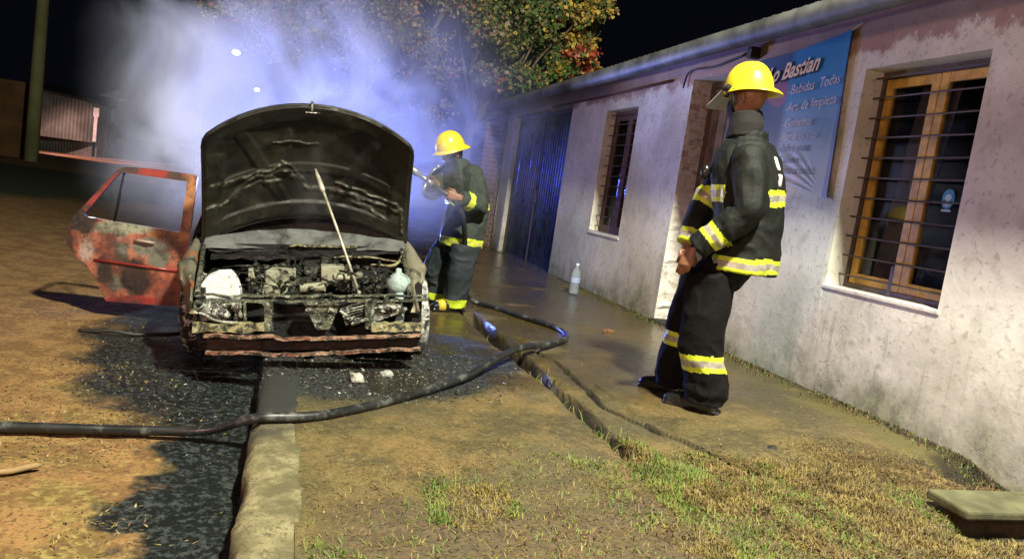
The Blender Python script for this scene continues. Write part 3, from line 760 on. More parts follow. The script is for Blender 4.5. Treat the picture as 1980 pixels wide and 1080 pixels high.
# ------------------------------------------------------------------ far left: pole, walls, lamps
M_POLE = simple('pole_concrete', (.24, .25, .11), .85, var=.2, scale=1.5)
mb = MB(); mb.tube([(0, 0, -.1), (.02, 0, 4), (.06, 0, 9.5)], [.22, .19, .14], 14)
o = mb.build('utility_pole', M_POLE, smooth=True); o.location = (-8.65, 29.3, 0); tag(o, 'tall greenish utility pole at the far left of the road', 'pole')
mb = MB(); mb.box((-22, 31.0, -.1), (-9.35, 31.3, 2.55)); mb.box((-22, 30.95, 2.55), (-9.3, 31.35, 2.66))
tag(mb.build('boundary_wall', simple('wall_brown', (.16, .085, .035), .9, var=.3, scale=1.2)), 'brown boundary wall at the far left behind the utility pole', 'wall')
sh = empty('shed', (-8.7, 35, 0), 'pale grey sheet metal shed with a thin dark roof edge far down the road', 'shed')
mb = MB(); P = []
for i in range(31):
    a = i / 30; y = 33 + 1.6 * a ** 2; x = lerp(-10.6, -7.95, a); P += [(x, y, .85), (x, y, 2.55 - .12 * a)]
mb.add([(p[0] + 8.7, p[1] - 35, p[2]) for p in P], [(2 * i, 2 * i + 2, 2 * i + 3, 2 * i + 1) for i in range(30)])
mb.box((-2.4, -.3, 0), (.6, 3, .85)); mb.box((.75, -.4, 0), (.8, 3, 2.4))
n = NT('shed_sheet'); wv = n.n.new('ShaderNodeTexWave'); n.link(n.co, wv.inputs['Vector']); wv.inputs['Scale'].default_value = 3
M_SHED = n.fin(n.mix(n.step(n.noise(1.2, 4), .4, .65), (.12, .14, .14), (.22, .25, .25)), .6, n.bump(wv.outputs[1], .5, .05))
mb.build('shed_wall', M_SHED, sh)
mb = MB(); P = []
for i in range(31):
    a = i / 30; y = 32.9 + 1.6 * a ** 2; x = lerp(-10.7, -7.85, a); z = 2.56 - .12 * a; P += [(x + 8.7, y - 35, z), (x + 8.7, y - 35, z + .09), (x + 8.7, y - 30, z + .5)]
mb.add(P, [(3 * i + q, 3 * i + 3 + q, 3 * i + 4 + q, 3 * i + 1 + q) for i in range(30) for q in (0, 1)])
mb.build('shed_roof', simple('shed_roof_dark', (.03, .03, .032), .6), sh)
sh.scale = (1.25,) * 3; sh.location = (-8.7 * 1.25, 35 * 1.25, -.325)
mb = MB(); mb.box((-7.98, 34.2, .9), (-7.86, 34.3, 2.2)); mb.box((-8.02, 34.18, 1.9), (-7.82, 34.32, 2.25))
wp_ = tag(mb.build('white_post', simple('post_white', (.7, .75, .8), .6)), 'small white post at the right end of the grey shed', 'post')
wp_.scale = (1.25,) * 3; wp_.location = (0, 0, -.325)
mb = MB(); mb.prism([(-9.0, 2.85), (-8.05, 3.25), (-8.0, 2.55), (-8.6, 2.6)], 38, 38.2)
gs_ = tag(mb.build('gable_sheet', simple('gable_grey', (.35, .36, .42), .7)), 'pale triangular gable sheet showing above the far grey shed', 'gable')
gs_.scale = (1.25,) * 3; gs_.location = (0, 0, -.325)
n = NT('lamp_glow'); n.fin((1, 1, 1), .5); n.b.inputs['Emission Color'].default_value = (.75, .85, 1, 1); n.b.inputs['Emission Strength'].default_value = 45; M_GLOW = n.m
M_LP = simple('lamp_pole_grey', (.05, .05, .055), .6)
def far_lamp(x, y, first=None, label=''):
    o = empty('street_lamp', (x, y, 0), label, 'street lamp', 'street lamps down the road')
    if first is None:
        mb = MB(); mb.tube([(-1.6, 0, 0), (-1.6, 0, 6.9)], [.09, .06], 10); mb.build('pole', M_LP, o, True)
        mb = MB(); mb.tube(smoothpts([(-1.6, 0, 6.8), (-1.2, 0, 7.15), (-.5, 0, 7.25), (.1, 0, 7.2)]), .04, 8); mb.build('arm', M_LP, o, True)
        mb = MB(); mb.sphere((0, 0, 7.02), (.22, .22, .12), 16, 10); mb.build('lamp_head', M_GLOW, o, True)
    else:
        for ch in first.children:
            c_ = ch.copy(); COL.objects.link(c_); c_.parent = o
    return o
f0 = far_lamp(-4.1, 48, None, 'nearest and highest of the three lit street lamps seen through the smoke')
far_lamp(-4.13, 72, f0, 'middle of the three lit street lamps seen through the smoke'); far_lamp(-4.1, 95, f0, 'farthest and lowest of the three lit street lamps, just above the bonnet edge')
# ================================================================== TREES
M_BARK = simple('bark', (.20, .17, .12), .9, var=.4, scale=6, bump=.8, bdist=.02)
M_TWIG = simple('twig', (.15, .13, .10), .8)
def lf(name, a, b):
    n = NT(name); c = n.mix(n.step(n.noise(3.5, 3, .6), .35, .65), a, b)
    n.fin(c, .55); n.b.inputs['Specular IOR Level'].default_value = .3; return n.m
L_G = lf('leaf_green', (.06, .13, .03), (.11, .21, .06)); L_D = lf('leaf_olive', (.12, .14, .05), (.20, .21, .08))
L_O = lf('leaf_orange', (.48, .30, .05), (.58, .44, .09)); L_R = lf('leaf_red', (.42, .05, .04), (.55, .14, .08)); L_P = lf('leaf_pale', (.22, .18, .11), (.34, .28, .18))
def leaves(name, clumps, parent, mats, size=(.05, .11)):
    """clumps: (centre, radius, count, probs)"""
    V = []; MI = []
    for c, r, cnt, pr in clumps:
        N = cnt; g = rng.normal(0, 1, (N, 3)); g /= np.linalg.norm(g, axis=1)[:, None]
        rad = r * rng.uniform(.15, 1.05, N) ** .6
        p = np.array(c) + g * rad[:, None] * np.array([1, 1, .75])
        a = rng.normal(0, 1, (N, 3)); a[:, 2] -= .4; a /= np.linalg.norm(a, axis=1)[:, None]
        b = np.cross(a, rng.normal(0, 1, (N, 3))); b /= np.linalg.norm(b, axis=1)[:, None]
        L = rng.uniform(size[0], size[1], N)[:, None]; W = L * rng.uniform(.3, .5, N)[:, None]
        V.append(np.stack([p, p + a * L * .45 + b * W, p + a * L, p + a * L * .45 - b * W], 1)); MI.append(rng.choice(len(mats), N, p=pr))
    V = np.concatenate(V).reshape(-1, 3); MI = np.concatenate(MI); N = len(MI)
    me = bpy.data.meshes.new(name); F = np.arange(N * 4).reshape(-1, 4)
    me.from_pydata(V.tolist(), [], F.tolist())
    for q in mats: me.materials.append(q)
    me.polygons.foreach_set('material_index', MI.astype(int).tolist()); me.update()
    o = bpy.data.objects.new(name, me); COL.objects.link(o); o.parent = parent; o.location = -parent.location; return o
def limb(mb, a, b, r0, r1, wig=.12, k=9, seed=0, seg=8):
    a, b = Vector(a), Vector(b); d = (b - a).length; P = []
    for i in range(k):
        t = i / (k - 1); p = a.lerp(b, t) + mn.noise_vector(Vector((t * 2.2 + seed, seed * 1.7, a.z))) * wig * d * math.sin(t * math.pi)
        P.append(p)
    mb.tube(P, [lerp(r0, r1, i / (k - 1)) for i in range(k)], seg); return P
MATS = [L_G, L_D, L_O, L_R, L_P]
# tree one: forked tree behind the smoke
t1 = empty('tree', (.55, 14, 0), 'forked bare-limbed tree with thin leaves rising out of the blue smoke behind the car', 'tree')
off = Vector((.55, 14, 0))
tr = MB(); limbs = []
base = Vector((.62, 14, 0))
tr.tube([base - off + Vector((0, 0, -.1)), base - off + Vector((0, 0, .9)), Vector((.66, 14, 1.5)) - off], [.30, .22, .21], 14)
tr.build('trunk', M_BARK, t1, True)
lb = MB()
def L(*pts, r0=.12, r1=.05):
    P = smoothpts([Vector(p) - off for p in pts], 5); n_ = len(P)
    P = [p + mn.noise_vector(p * 2.1) * .04 for p in P]
    lb.tube(P, [lerp(r0, r1, i / (n_ - 1)) for i in range(n_)], 9); return [p + off for p in P]
la = L((.62, 14, 1.3), (.12, 14, 2.33), (-.32, 14.0, 2.98), (-.75, 13.9, 3.7), (-1.1, 13.8, 4.8), r0=.16, r1=.06)
lb2 = L((.70, 14, 1.3), (.90, 14, 2.1), (.86, 14, 3.19), (.74, 14, 3.9), (.9, 14, 5.2), r0=.17, r1=.07)
l3 = L((.68, 14, 1.4), (1.3, 14, 2.2), (1.75, 13.8, 3.2), (2.2, 13.7, 4.3), r0=.09, r1=.04)
ends = []
for i, (src, dst) in enumerate([((.12, 14, 2.33), (.6, 13.6, 2.6)), ((-.1, 14, 2.7), (-.9, 13.5, 3.1)), ((-.4, 14, 3.1), (-1.4, 13.6, 3.6)), ((.88, 14, 2.6), (1.5, 13.6, 3.1)), ((1.3, 14, 2.2), (2.5, 13.4, 2.7)), ((1.3, 14, 2.2), (1.9, 13.4, 2.35)),
    ((.86, 14, 3.0), (.2, 13.6, 3.4)), ((.86, 14, 3.2), (1.5, 13.7, 3.9)), ((-.6, 14, 3.5), (-.1, 13.7, 4.1)), ((-.8, 13.9, 3.8), (-1.9, 13.8, 4.4)), ((1.75, 13.8, 3.2), (2.4, 13.4, 3.3)), ((1.75, 13.8, 3.2), (1.3, 13.4, 3.7)), ((.8, 14, 3.6), (-.1, 13.5, 4.4)), ((.74, 14, 3.9), (1.6, 13.6, 4.6)), ((.7, 14, 1.5), (1.25, 13.5, 2.75)), ((.7, 14, 1.5), (1.75, 13.6, 2.1))]):
    P = limb(lb, Vector(src) - off, Vector(dst) - off, .03, .007, .2, 10, i * 3.3, 6); ends.append(Vector(dst))
    for q in range(5):
        s_ = P[random.randint(4, 9)]; e_ = s_ + Vector((random.uniform(-.4, .4), random.uniform(-.3, .2), random.uniform(-.25, .35)))
        limb(lb, s_, e_, .008, .003, .25, 6, i + q * 7.7, 5); ends.append(e_ + off)
lb.build('limbs', M_TWIG, t1, True)
cl = []
for e_ in ends:
    if e_.z > 2.9 or random.random() < .25: cl.append((tuple(e_), .22, 45, [.1, .3, .1, .05, .45]))
for i in range(85):
    x = random.uniform(-1.9, 2.5); z = 3.25 + abs(random.gauss(0, 1.0)) + .12 * abs(x - .3); y = 13.7 + random.gauss(0, .6)
    pr = [.12, .3, .1, .03, .45] if x > -1 else [.12, .25, .2, .1, .33]
    cl.append(((x, y, z), random.uniform(.2, .42), 110, pr))
leaves('crown', cl, t1, MATS, (.04, .09))
# tree two: dense, turning, over the end of the roof
t2 = empty('tree', (3.1, 15.2, 0), 'dense leafy tree with orange and red tips over the far end of the roof', 'tree')
off = Vector((3.1, 15.2, 0)); lb = MB()
tr = MB(); tr.tube([(0, 0, -.1), (.05, 0, 1.2), (.2, -.2, 2.6)], [.26, .2, .17], 12); tr.build('trunk', M_BARK, t2, True)
cl = []
for i in range(120):
    th = random.uniform(0, 2 * math.pi); u = random.random() ** .5
    x = 3.75 + 1.45 * u * math.cos(th); z = 4.7 + 1.55 * u * math.sin(th); y = 13.9 + random.gauss(0, .45)
    if x > 5.0 and random.random() < .4: continue
    if z < 3.15 + .3 * abs(x - 3.6) or (x<3.1 and z<3.5 and random.random()<.6): continue
    if i % 3 == 0: limb(lb, (.2, -.2, 2.5), Vector((x, y, z)) - off, .05, .008, .12, 9, i * 1.3, 6)
    pr = [.50, .30, .06, .0, .14]
    if x > 4.35 and z > 4.1: pr = [.18, .25, .45, .0, .12]
    if x > 4.7 and z < 4.2: pr = [.2, .1, .15, .50, .05]
    if x < 3.1: pr = [.15, .38, .12, .03, .32]
    cl.append(((x, y, z), random.uniform(.2, .36), 190, pr))
for x, z, pr in ((4.98, 3.93, [.1, .05, .05, .8, 0]), (5.1, 3.86, [.1, .1, .1, .7, 0]), (4.55, 4.75, [.1, .1, .8, 0, 0]), (4.7, 4.35, [.1, .1, .8, 0, 0]), (4.45, 3.62, [.55, .1, .35, 0, 0]), (4.05, 3.4, [.6, .2, .2, 0, 0]), (3.6, 3.25, [.4, .4, .1, .1, 0]), (3.3, 3.3, [.1, .4, .1, .3, .1]), (4.7, 3.75, [.6, .2, .1, .1, 0])):
    cl.append(((x, 13.75, z), .2, 230, pr))
lb.build('limbs', M_BARK, t2, True)
leaves('crown', cl, t2, MATS, (.055, .115))

# ================================================================== SMOKE
def smoke(name, centre, radii, density, scale, thr, label_kind='stuff', aniso=.25, col=(.72, .74, .80)):
    mb = MB(); mb.sphere((0, 0, 0), radii, 24, 16)
    n = bpy.data.materials.new(name); n.use_nodes = True; t = n.node_tree; t.nodes.remove(t.nodes['Principled BSDF'])
    N = NT.__new__(NT); N.m = n; N.t = t; N.n = t.nodes; N.l = t.links; N._co = None; N.out = t.nodes['Material Output']
    pv = t.nodes.new('ShaderNodeVolumePrincipled'); pv.inputs['Color'].default_value = (*col, 1); pv.inputs['Anisotropy'].default_value = aniso
    r = N.vmath('LENGTH', N.vmath('MULTIPLY', N.co, tuple(1 / q for q in radii)))
    fall = N.step(r, 1.0, .12)
    nz_ = N.noise(scale, 6, .62, 1.3)
    d = N.step(nz_, thr[0], thr[1])
    dd = N.math('MULTIPLY', N.math('MULTIPLY', d, fall), density)
    t.links.new(dd, pv.inputs['Density']); t.links.new(pv.outputs[0], N.out.inputs['Volume'])
    o = mb.build(name, n); o.location = centre; o['kind'] = 'stuff'; return o
smoke('smoke', (.05, 9.0, 2.05), (2.45, 1.9, 2.15), 1.55, .60, (.42, .68))
smoke('smoke', (.8, 11.6, 3.0), (3.2, 1.4, 2.1), .7, .8, (.38, .66))
smoke('smoke', (-1.15, 8.3, .95), (1.0, .9, .95), .55, 1.3, (.34, .66))
smoke('smoke', (1.7, 9.4, 1.7), (1.9, 1.5, 1.6), .95, .9, (.40, .64))
smoke('smoke', (.98, 6.1, 1.30), (.55, .36, .62), 2.6, 2.0, (.36, .62))
smoke('smoke', (.10, 4.78, 1.18), (.16, .12, .42), 1.3, 5.0, (.38, .60))
# ================================================================== BURNT CAR
car = empty('burnt_car', (0.17, 4.35, .05), 'burnt-out car with its bonnet propped open, standing half on the kerb', 'car', rot=(0, math.radians(-5.8), 0))
C.view_layer.update(); CI = car.matrix_world.inverted()
def cl(x, y, z): return CI @ Vector((x, y, z))
def burnt(name, base, dark=(.012, .013, .012), ash=(.22, .23, .19), amt=.5, ashamt=.62, rough=.5, metal=.35, scale=5, rust=None, bs=.7):
    n = NT(name)
    c = n.mix(n.step(n.noise(scale, 6, .65, .6), amt - .08, amt + .1), base, dark)
    c = n.mix(n.math('MULTIPLY', n.step(n.noise(scale * 2.3, 6, .7, .8, off=(3, 7, 1)), ashamt, ashamt + .1), .8), c, ash)
    if rust: c = n.mix(n.step(n.noise(scale * 1.4, 5, .65, off=(8, 1, 6)), .52, .62), c, rust)
    h = n.math('ADD', n.noise(scale * 6, 5, .7), n.math('MULTIPLY', n.noise(scale * 1.7, 3), 1.2))
    rg = n.step(n.noise(scale * 3, 4, .6, off=(2, 2, 9)), .3, .7, rough - .2, rough + .25)
    if name == 'hood_soot':
        at = n.n.new('ShaderNodeAttribute'); at.attribute_name = 'rag'
        k = n.math('MULTIPLY', at.outputs['Fac'], n.math('MULTIPLY', n.step(n.noise(16, 5, .7, off=(1, 1, 1)), .42, .62), .34))
        c = n.mix(k, c, n.mix(n.step(n.noise(30, 4, .7), .42, .58), (.10, .105, .08), (.50, .52, .44)))
    return n.fin(c, rg, n.bump(h, bs, .012), metal)
B_HOOD = burnt('hood_soot', (.017, .017, .010), (.005, .0045, .004), (.038, .038, .025), .50, .56, .6, .1, 1.9, bs=.35)
B_BODY = burnt('body_burnt', (.13, .125, .085), (.02, .02, .017), (.30, .30, .24), .55, .60, .5, .4, 4)
B_FRAME = burnt('frame_burnt', (.15, .16, .105), (.014, .018, .015), (.52, .56, .48), .50, .54, .33, .4, 14, bs=1.0)
B_VAL = burnt('valence_burnt', (.36, .34, .17), (.02, .025, .018), (.66, .65, .52), .50, .55, .4, .1, 18, bs=1.0)
B_RUST = burnt('bumper_rust', (.42, .27, .18), (.018, .013, .010), (.55, .50, .42), .46, .57, .5, .1, 17, rust=(.22, .08, .045))
B_BLK = burnt('charred_black', (.007, .007, .007), (.004, .004, .004), (.06, .065, .06), .5, .68, .6, .1, 9)
B_ENG = burnt('engine_burnt', (.07, .08, .06), (.008, .009, .008), (.42, .46, .40), .46, .57, .3, .5, 18)
B_WHT = burnt('melted_white', (.80, .83, .80), (.25, .27, .25), (.85, .88, .85), .62, .5, .6, 0, 16)
B_LAMP = burnt('melted_lamp', (.28, .30, .25), (.02, .022, .02), (.62, .64, .56), .47, .50, .3, .1, 12)
B_TANK = burnt('tank_plastic', (.30, .40, .38), (.12, .17, .16), (.50, .60, .57), .6, .55, .3, 0, 12)
B_GREY = burnt('scuttle_grey', (.14, .155, .15), (.05, .055, .05), (.23, .25, .25), .55, .6, .45, .3, 4, bs=.3)
B_TYRE = burnt('tyre_burnt', (.012, .012, .011), (.008, .008, .008), (.60, .60, .56), .5, .52, .8, 0, 10)
# bonnet
def hoodp(s, t, off=0):
    rear = Vector((.03 + .705 * s, 1.24, .675 + .20 * (1 - s * s))); front = Vector((.045 + .668 * s, .80, 1.40 + .225 * (1 - abs(s) ** 2.1)))
    p = rear.lerp(front, t); p.y += .05 * math.sin(t * math.pi) + .04 * (1 - s * s) + off
    p.x -= .03 * s * abs(s) ** 3 * sm(t, .90, 1.0) ** 2
    p.y += .004 * mn.noise(Vector((s * 4, t * 5, 1)))
    return p
mb = MB(); NS, NT_ = 48, 40
def sheet(f, ns, nt, mi=0):
    mb.add([f(-1 + 2 * i / ns, j / nt) for j in range(nt + 1) for i in range(ns + 1)], [(j * (ns + 1) + i, j * (ns + 1) + i + 1, (j + 1) * (ns + 1) + i + 1, (j + 1) * (ns + 1) + i) for j in range(nt) for i in range(ns)], mi)
def inner(s, t):
    p = hoodp(s, t)
    # stamped frame: raised border and diagonal ribs
    e = min(1 - abs(s), .0 + t * 1.3, (1 - t) * 1.3)
    r = sm(e, .0, .03) * (1 - sm(e, .16, .22))
    r = max(r, .7 * (1 - sm(abs(abs(s) - (.15 + .6 * t)), .04, .08)) * sm(t, .1, .3))
    r = max(r, .6 * (1 - sm(abs(t - .46), .03, .06)) * (1 if abs(s) < .9 else 0))
    k = rag(s, t)
    p.y -= .004 + .020 * r + .006 * mn.noise(Vector((s * 7, t * 9, 4))) + .012 * k * (1 + .7 * mn.noise(Vector((s * 16, t * 18, 9))))
    return p
RAGS = [([(-.93, .50), (-.82, .46), (-.7, .45), (-.5, .46), (-.36, .455), (-.30, .48)], .016), ([(-.95, .29), (-.85, .28), (-.75, .285), (-.68, .34), (-.60, .41), (-.5, .42), (-.42, .40), (-.3, .43), (-.2, .42), (-.10, .36), (-.06, .30), (.02, .26), (.2, .27), (.38, .265), (.55, .26), (.72, .27), (.86, .29), (.93, .33)], .022),
        ([(.28, .345), (.45, .335), (.7, .33), (.88, .36), (.93, .30), (.95, .1)], .012), ([(.45, .20), (.55, .215), (.66, .18), (.8, .16)], .020), ([(-.27, .52), (-.2, .50), (-.05, .33)], .009), ([(-.36, .70), (-.1, .69), (.06, .67)], .007), ([(-.62, .36), (-.45, .37), (-.3, .34)], .015)]
def rag(s, t):
    if t > .75 or t < .08: return 0.0
    best = 0; x = s * .75 + .02 * mn.noise(Vector((s * 9, t * 9, 1))); y = t + .02 * mn.noise(Vector((s * 9, t * 9, 8)))
    for pl, w_ in RAGS:
        for (x0, y0), (x1, y1) in zip(pl, pl[1:]):
            x0 *= .75; x1 *= .75
            dx, dy = x1 - x0, y1 - y0; q = max(0, min(1, ((x - x0) * dx + (y - y0) * dy) / (dx * dx + dy * dy)))
            d = math.hypot(x - x0 - q * dx, y - y0 - q * dy)
            if d < w_ * 2.5: best = max(best, math.exp(-(d / w_) ** 2))
    return best
NI, NJ = 190, 130
sheet(inner, NI, NJ); sheet(lambda s, t: hoodp(s, t, .022), 40, 30)
# turned rim
rim = [hoodp(-1, t / 20) for t in range(21)] + [hoodp(-1 + 2 * i / 40, 1) for i in range(1, 41)] + [hoodp(1, 1 - t / 20) for t in range(1, 21)] + [hoodp(1 - 2 * i / 40, 0) for i in range(1, 41)]
mb.tube([p + Vector((0, .006, 0)) for p in rim], .014, 6, 0, cap=False)
hood = mb.build('bonnet', B_HOOD, car, True)
hood['label'] = 'open sooty bonnet showing its ribbed underside'
at = hood.data.attributes.new('rag', 'FLOAT', 'POINT'); va = [0.0] * len(hood.data.vertices)
for j in range(NJ + 1):
    for i in range(NI + 1): va[j * (NI + 1) + i] = rag(-1 + 2 * i / NI, j / NJ)
at.data.foreach_set('value', va)
mb = MB(); a = hoodp(.0, .955, -.03); mb.tube([a, a + Vector((0, -.01, .05))], .007, 6); mb.tube([a + Vector((-.04, 0, -.012)), a + Vector((.05, 0, -.012))], .004, 5); mb.sphere(a + Vector((0, -.01, .055)), .011, 8, 6)
mb.build('latch', B_LAMP, hood, True)
# prop rod
mb = MB(); a = cl(.44, 4.60, .565); b = cl(.115, 5.13, 1.265)
mb.tube([a, a.lerp(b, .5) + Vector((.004, 0, 0)), b], .0085, 8); q = b - a; mb.tube([a + q * .80, a + q * .83, a + q * .93, b], [.01, .018, .014, .006], 8); mb.sphere(a, .014, 8, 6)
mb.build('prop_rod', simple('rod_ash', (.38, .375, .29), .5, .3, var=.35, scale=20), car, True)
# front frame
mb = MB()
def bar(pts, hw, hh, mi=0):
    """bar of rectangular section through local points (u,v,w)"""
    P = [Vector(p) for p in pts]; vs = []
    for p in P: vs += [p + Vector((0, -hw, -hh)), p + Vector((0, hw, -hh)), p + Vector((0, hw, hh)), p + Vector((0, -hw, hh))]
    fs = [(0, 1, 2, 3), tuple(len(vs) - 4 + q for q in (3, 2, 1, 0))]
    for i in range(len(P) - 1):
        for k in range(4):
            a = i * 4 + k; b = i * 4 + (k + 1) % 4; fs.append((a, a + 4, b + 4, b))
    mb.add(vs, fs, mi)
N_ = 30
bar([(-.59 + 1.31 * i / N_, .13 + .012 * math.sin(i * .9), .488 + .010 * mn.noise(Vector((i * .35, 0, 0)))) for i in range(N_ + 1)], .016, .006)
bar([(-.59 + 1.31 * i / N_, .105, .462 + .008 * mn.noise(Vector((i * .4, 4, 0)))) for i in range(N_ + 1)], .004, .008)
mb.box((-.222, .09, .29), (-.175, .115, .455)); mb.box((.345, .09, .29), (.395, .116, .455)); mb.box((-.335, .1, .35), (-.32, .13, .46)); mb.box((-.60, .1, .32), (-.583, .14, .46))
# rounded corner beside left post
for sgn, cx in ((-1, -.222), (1, .395)):
    P = [(cx + sgn * .002 + sgn * .035 * (1 - math.cos(a)), .452 - .035 * (1 - math.sin(a))) for a in np.linspace(0, math.pi / 2, 7)]
    mb.prism([(cx, .455)] + [(cx + sgn * .04 * (1 - math.sin(a)), .455 - .04 * (1 - math.cos(a))) for a in np.linspace(0, math.pi / 2, 7)], .092, .112)
# centre wedge bracket
mb.prism([(-.005, .452), (.195, .452), (.145, .30), (.065, .30)], .06, .085); mb.prism([(-.012, .467), (.205, .467), (.195, .450), (-.003, .450)], .045, .09)
mb.prism([(.0, .425), (.19, .425), (.183, .405), (.008, .405)], .052, .06)
mb.build('front_panel', B_FRAME, car, disp=.008, dscale=13)
mb = MB()
P = [(-.60 + .38 * i / 14, .345 + .006 * mn.noise(Vector((i * .9, 3, 0)))) for i in range(15)] + [(-.22 - .38 * i / 14, .298 + .008 * mn.noise(Vector((i * 1.3, 8, 0)))) for i in range(15)]
mb.prism(P, .03, .08); mb.build('lower_valance', B_VAL, car, disp=.012, dscale=16); mb = MB()
P = [(.38 + .30 * i / 14, .335 + .010 * mn.noise(Vector((i * .9, 13, 0)))) for i in range(15)] + [(.68 - .30 * i / 14, .290 + .006 * mn.noise(Vector((i * 1.3, 18, 0)))) for i in range(15)]
mb.prism(P, .03, .08)
mb.build('lower_valance', B_VAL, car, disp=.008, dscale=20)
# bumper channel
mb = MB(); N_ = 40
def wob(i, k): return .012 * mn.noise(Vector((i * .22, k, 0))) + .007 * mn.noise(Vector((i * .8, k, 5)))
bar([(-.54 + 1.215 * i / N_, .02 - .05 * (1 - ((i - 20) / 20) ** 2), .281 + wob(i, 1) - (.012 if i > 12 else 0) * sm(i, 11, 13)) for i in range(N_ + 1)], .03, .005, 0)
bar([(-.53 + 1.20 * i / N_, .02 - .05 * (1 - ((i - 20) / 20) ** 2), .187 + wob(i, 2) - (.010 if 11 < i < 23 else 0)) for i in range(N_ + 1)], .03, .0055, 0)
bar([(-.53 + 1.20 * i / N_, .055 - .05 * (1 - ((i - 20) / 20) ** 2), .232) for i in range(N_ + 1)], .004, .038, 1)
mb.build('bumper', [B_RUST, burnt('bumper_soot', (.035, .018, .014), (.012, .009, .008), (.07, .04, .03), .5, .7, .5, .3, 7)], car)
# lamps: melted wreckage each side
mb = MB(); mb.box((-.585, .12, .345), (-.34, .20, .455)); mb.sphere((-.5, .10, .41), (.085, .03, .045), 16, 10)
for k in range(34):
    mb.sphere((random.uniform(-.57, -.35), .10 + random.uniform(-.02, .02), random.uniform(.36, .45)), (random.uniform(.008, .03), .022, random.uniform(.006, .02)), 10, 7)
mb.tube(smoothpts([(-.58, .07, .41), (-.5, .06, .375), (-.42, .06, .36), (-.36, .07, .355)]), .011, 6)
mb.build('headlight', B_LAMP, car, True, disp=.022, dscale=13)
mb = MB()
M1 = Matrix.Translation((.29, .14, .385)) @ Matrix.Rotation(math.radians(-18), 4, 'Y')
for k in range(7): mb.box((-.075, -.02, -.055 + k * .016), (.08, .02, -.047 + k * .016), M=M1)
M1 = Matrix.Translation((.47, .14, .395)) @ Matrix.Rotation(math.radians(-20), 4, 'Y')
mb.box((-.10, -.02, -.04), (.10, .02, .05), M=M1)
for k in range(9): mb.sphere((random.uniform(.38, .58), .11, random.uniform(.38, .44)), (random.uniform(.01, .035), .02, random.uniform(.01, .02)), 9, 6)
mb.tube([(.20, .1, .40), (.30, .1, .335)], .006, 6); mb.tube([(.27, .09, .325), (.36, .1, .355)], .012, 6)
mb.build('headlight', B_LAMP, car, False, disp=.012, dscale=16)
# dark bay: floor, firewall, inner wings
mb = MB()
mb.box((-.6, .25, .14), (.7, 1.25, .2)); mb.box((-.66, 1.2, .2), (.72, 1.24, .67)); mb.box((-.60, .2, .2), (-.55, 1.2, .52)); mb.box((.66, .2, .2), (.70, 1.2, .54))
mb.box((-.58, .19, .2), (.70, .23, .44))
mb.build('engine_bay', B_BLK, car, disp=.01, dscale=6)
# engine and clutter
mb = MB(); rs = random.Random(5)
mb.box((-.12, .42, .25), (.36, .95, .55)); mb.box((.0, .5, .55), (.22, .86, .61)); mb.sphere((.27, .38, .50), (.075, .05, .06), 14, 10); mb.sphere((-.05, .36, .47), (.05, .04, .05), 14, 10)
mb.box((.10, .55, .60), (.19, .7, .66)); 
for k in range(170):
    c_ = (rs.uniform(-.33, .50), rs.uniform(.22, .95), rs.uniform(.44, .60)); r = rs.uniform(.006, .026)
    if rs.random() < .5: mb.sphere(c_, (r, r, r * .8), 8, 6)
    else:
        M1 = Matrix.Translation(c_) @ Matrix.Rotation(rs.uniform(0, 3), 4, 'Z') @ Matrix.Rotation(rs.uniform(-.6, .6), 4, 'X'); mb.box((-r * 1.4, -r, -r * .6), (r * 1.4, r, r * .6), M=M1)
for k in range(60):
    a = Vector((rs.uniform(-.35, .55), rs.uniform(.22, 1.0), rs.uniform(.47, .60))); b = a + Vector((rs.uniform(-.25, .25), rs.uniform(-.2, .2), rs.uniform(-.08, .06)))
    mb.tube(smoothpts([a, a.lerp(b, .5) + Vector((0, 0, rs.uniform(-.04, .06))), b], 5), rs.uniform(.0025, .009), 6)
mb.build('engine', B_ENG, car, False, disp=.012, dscale=19)
mb = MB(); mb.box((-.23, .40, .44), (-.05, .56, .595)); mb.tube([(-.20, .30, .485), (-.20, .46, .485)], .045, 14); mb.tube([(-.20, .29, .485), (-.20, .301, .485)], .030, 14)
mb.box((-.33, .45, .42), (-.30, .5, .60)); mb.tube([(-.27, .4, .42), (-.30, .42, .59)], .008, 6)
mb.box((.10, .40, .50), (.24, .52, .625)); mb.tube([(.17, .34, .57), (.30, .36, .565), (.34, .5, .56)], .022, 10)
mb.tube([(-.02, .30, .50), (.12, .27, .515)], .03, 12)
mb.build('air_box', burnt('box_burnt', (.30, .31, .22), (.05, .055, .04), (.50, .52, .42), .56, .58, .5, .1, 9), car, disp=.007, dscale=14, bevel=.004)
mb = MB(); mb.prism([(-.575, .445), (-.58, .53), (-.545, .575), (-.49, .60), (-.42, .605), (-.385, .56), (-.365, .50), (-.36, .445)], .24, .40)
mb.build('melted_battery', B_WHT, car, bevel=.012)
mb = MB(); mb.lathe([(.001, 0), (.075, .0), (.082, .05), (.075, .09), (.045, .12), (.02, .135), (.018, .155), (.001, .158)], (.575, .34, .465), 18)
mb.tube([(.56, .16, .30), (.575, .2, .40), (.57, .26, .47)], .03, 10)
mb.build('coolant_tank', B_TANK, car, True, disp=.012, dscale=12)
mb = MB(); mb.sphere((.10, .25, .05), (.11, .06, .045), 12, 8); mb.sphere((.17, .24, .06), (.05, .04, .04), 10, 7); mb.tube([(.12, .24, .06), (.32, .2, .15)], .012, 6)
W_MAT = burnt('wreck_black', (.03, .03, .028), (.01, .01, .01), (.15, .15, .14), .5, .62, .5, .2, 12); mb.build('hanging_wreckage', W_MAT, car, True, disp=.02, dscale=12)
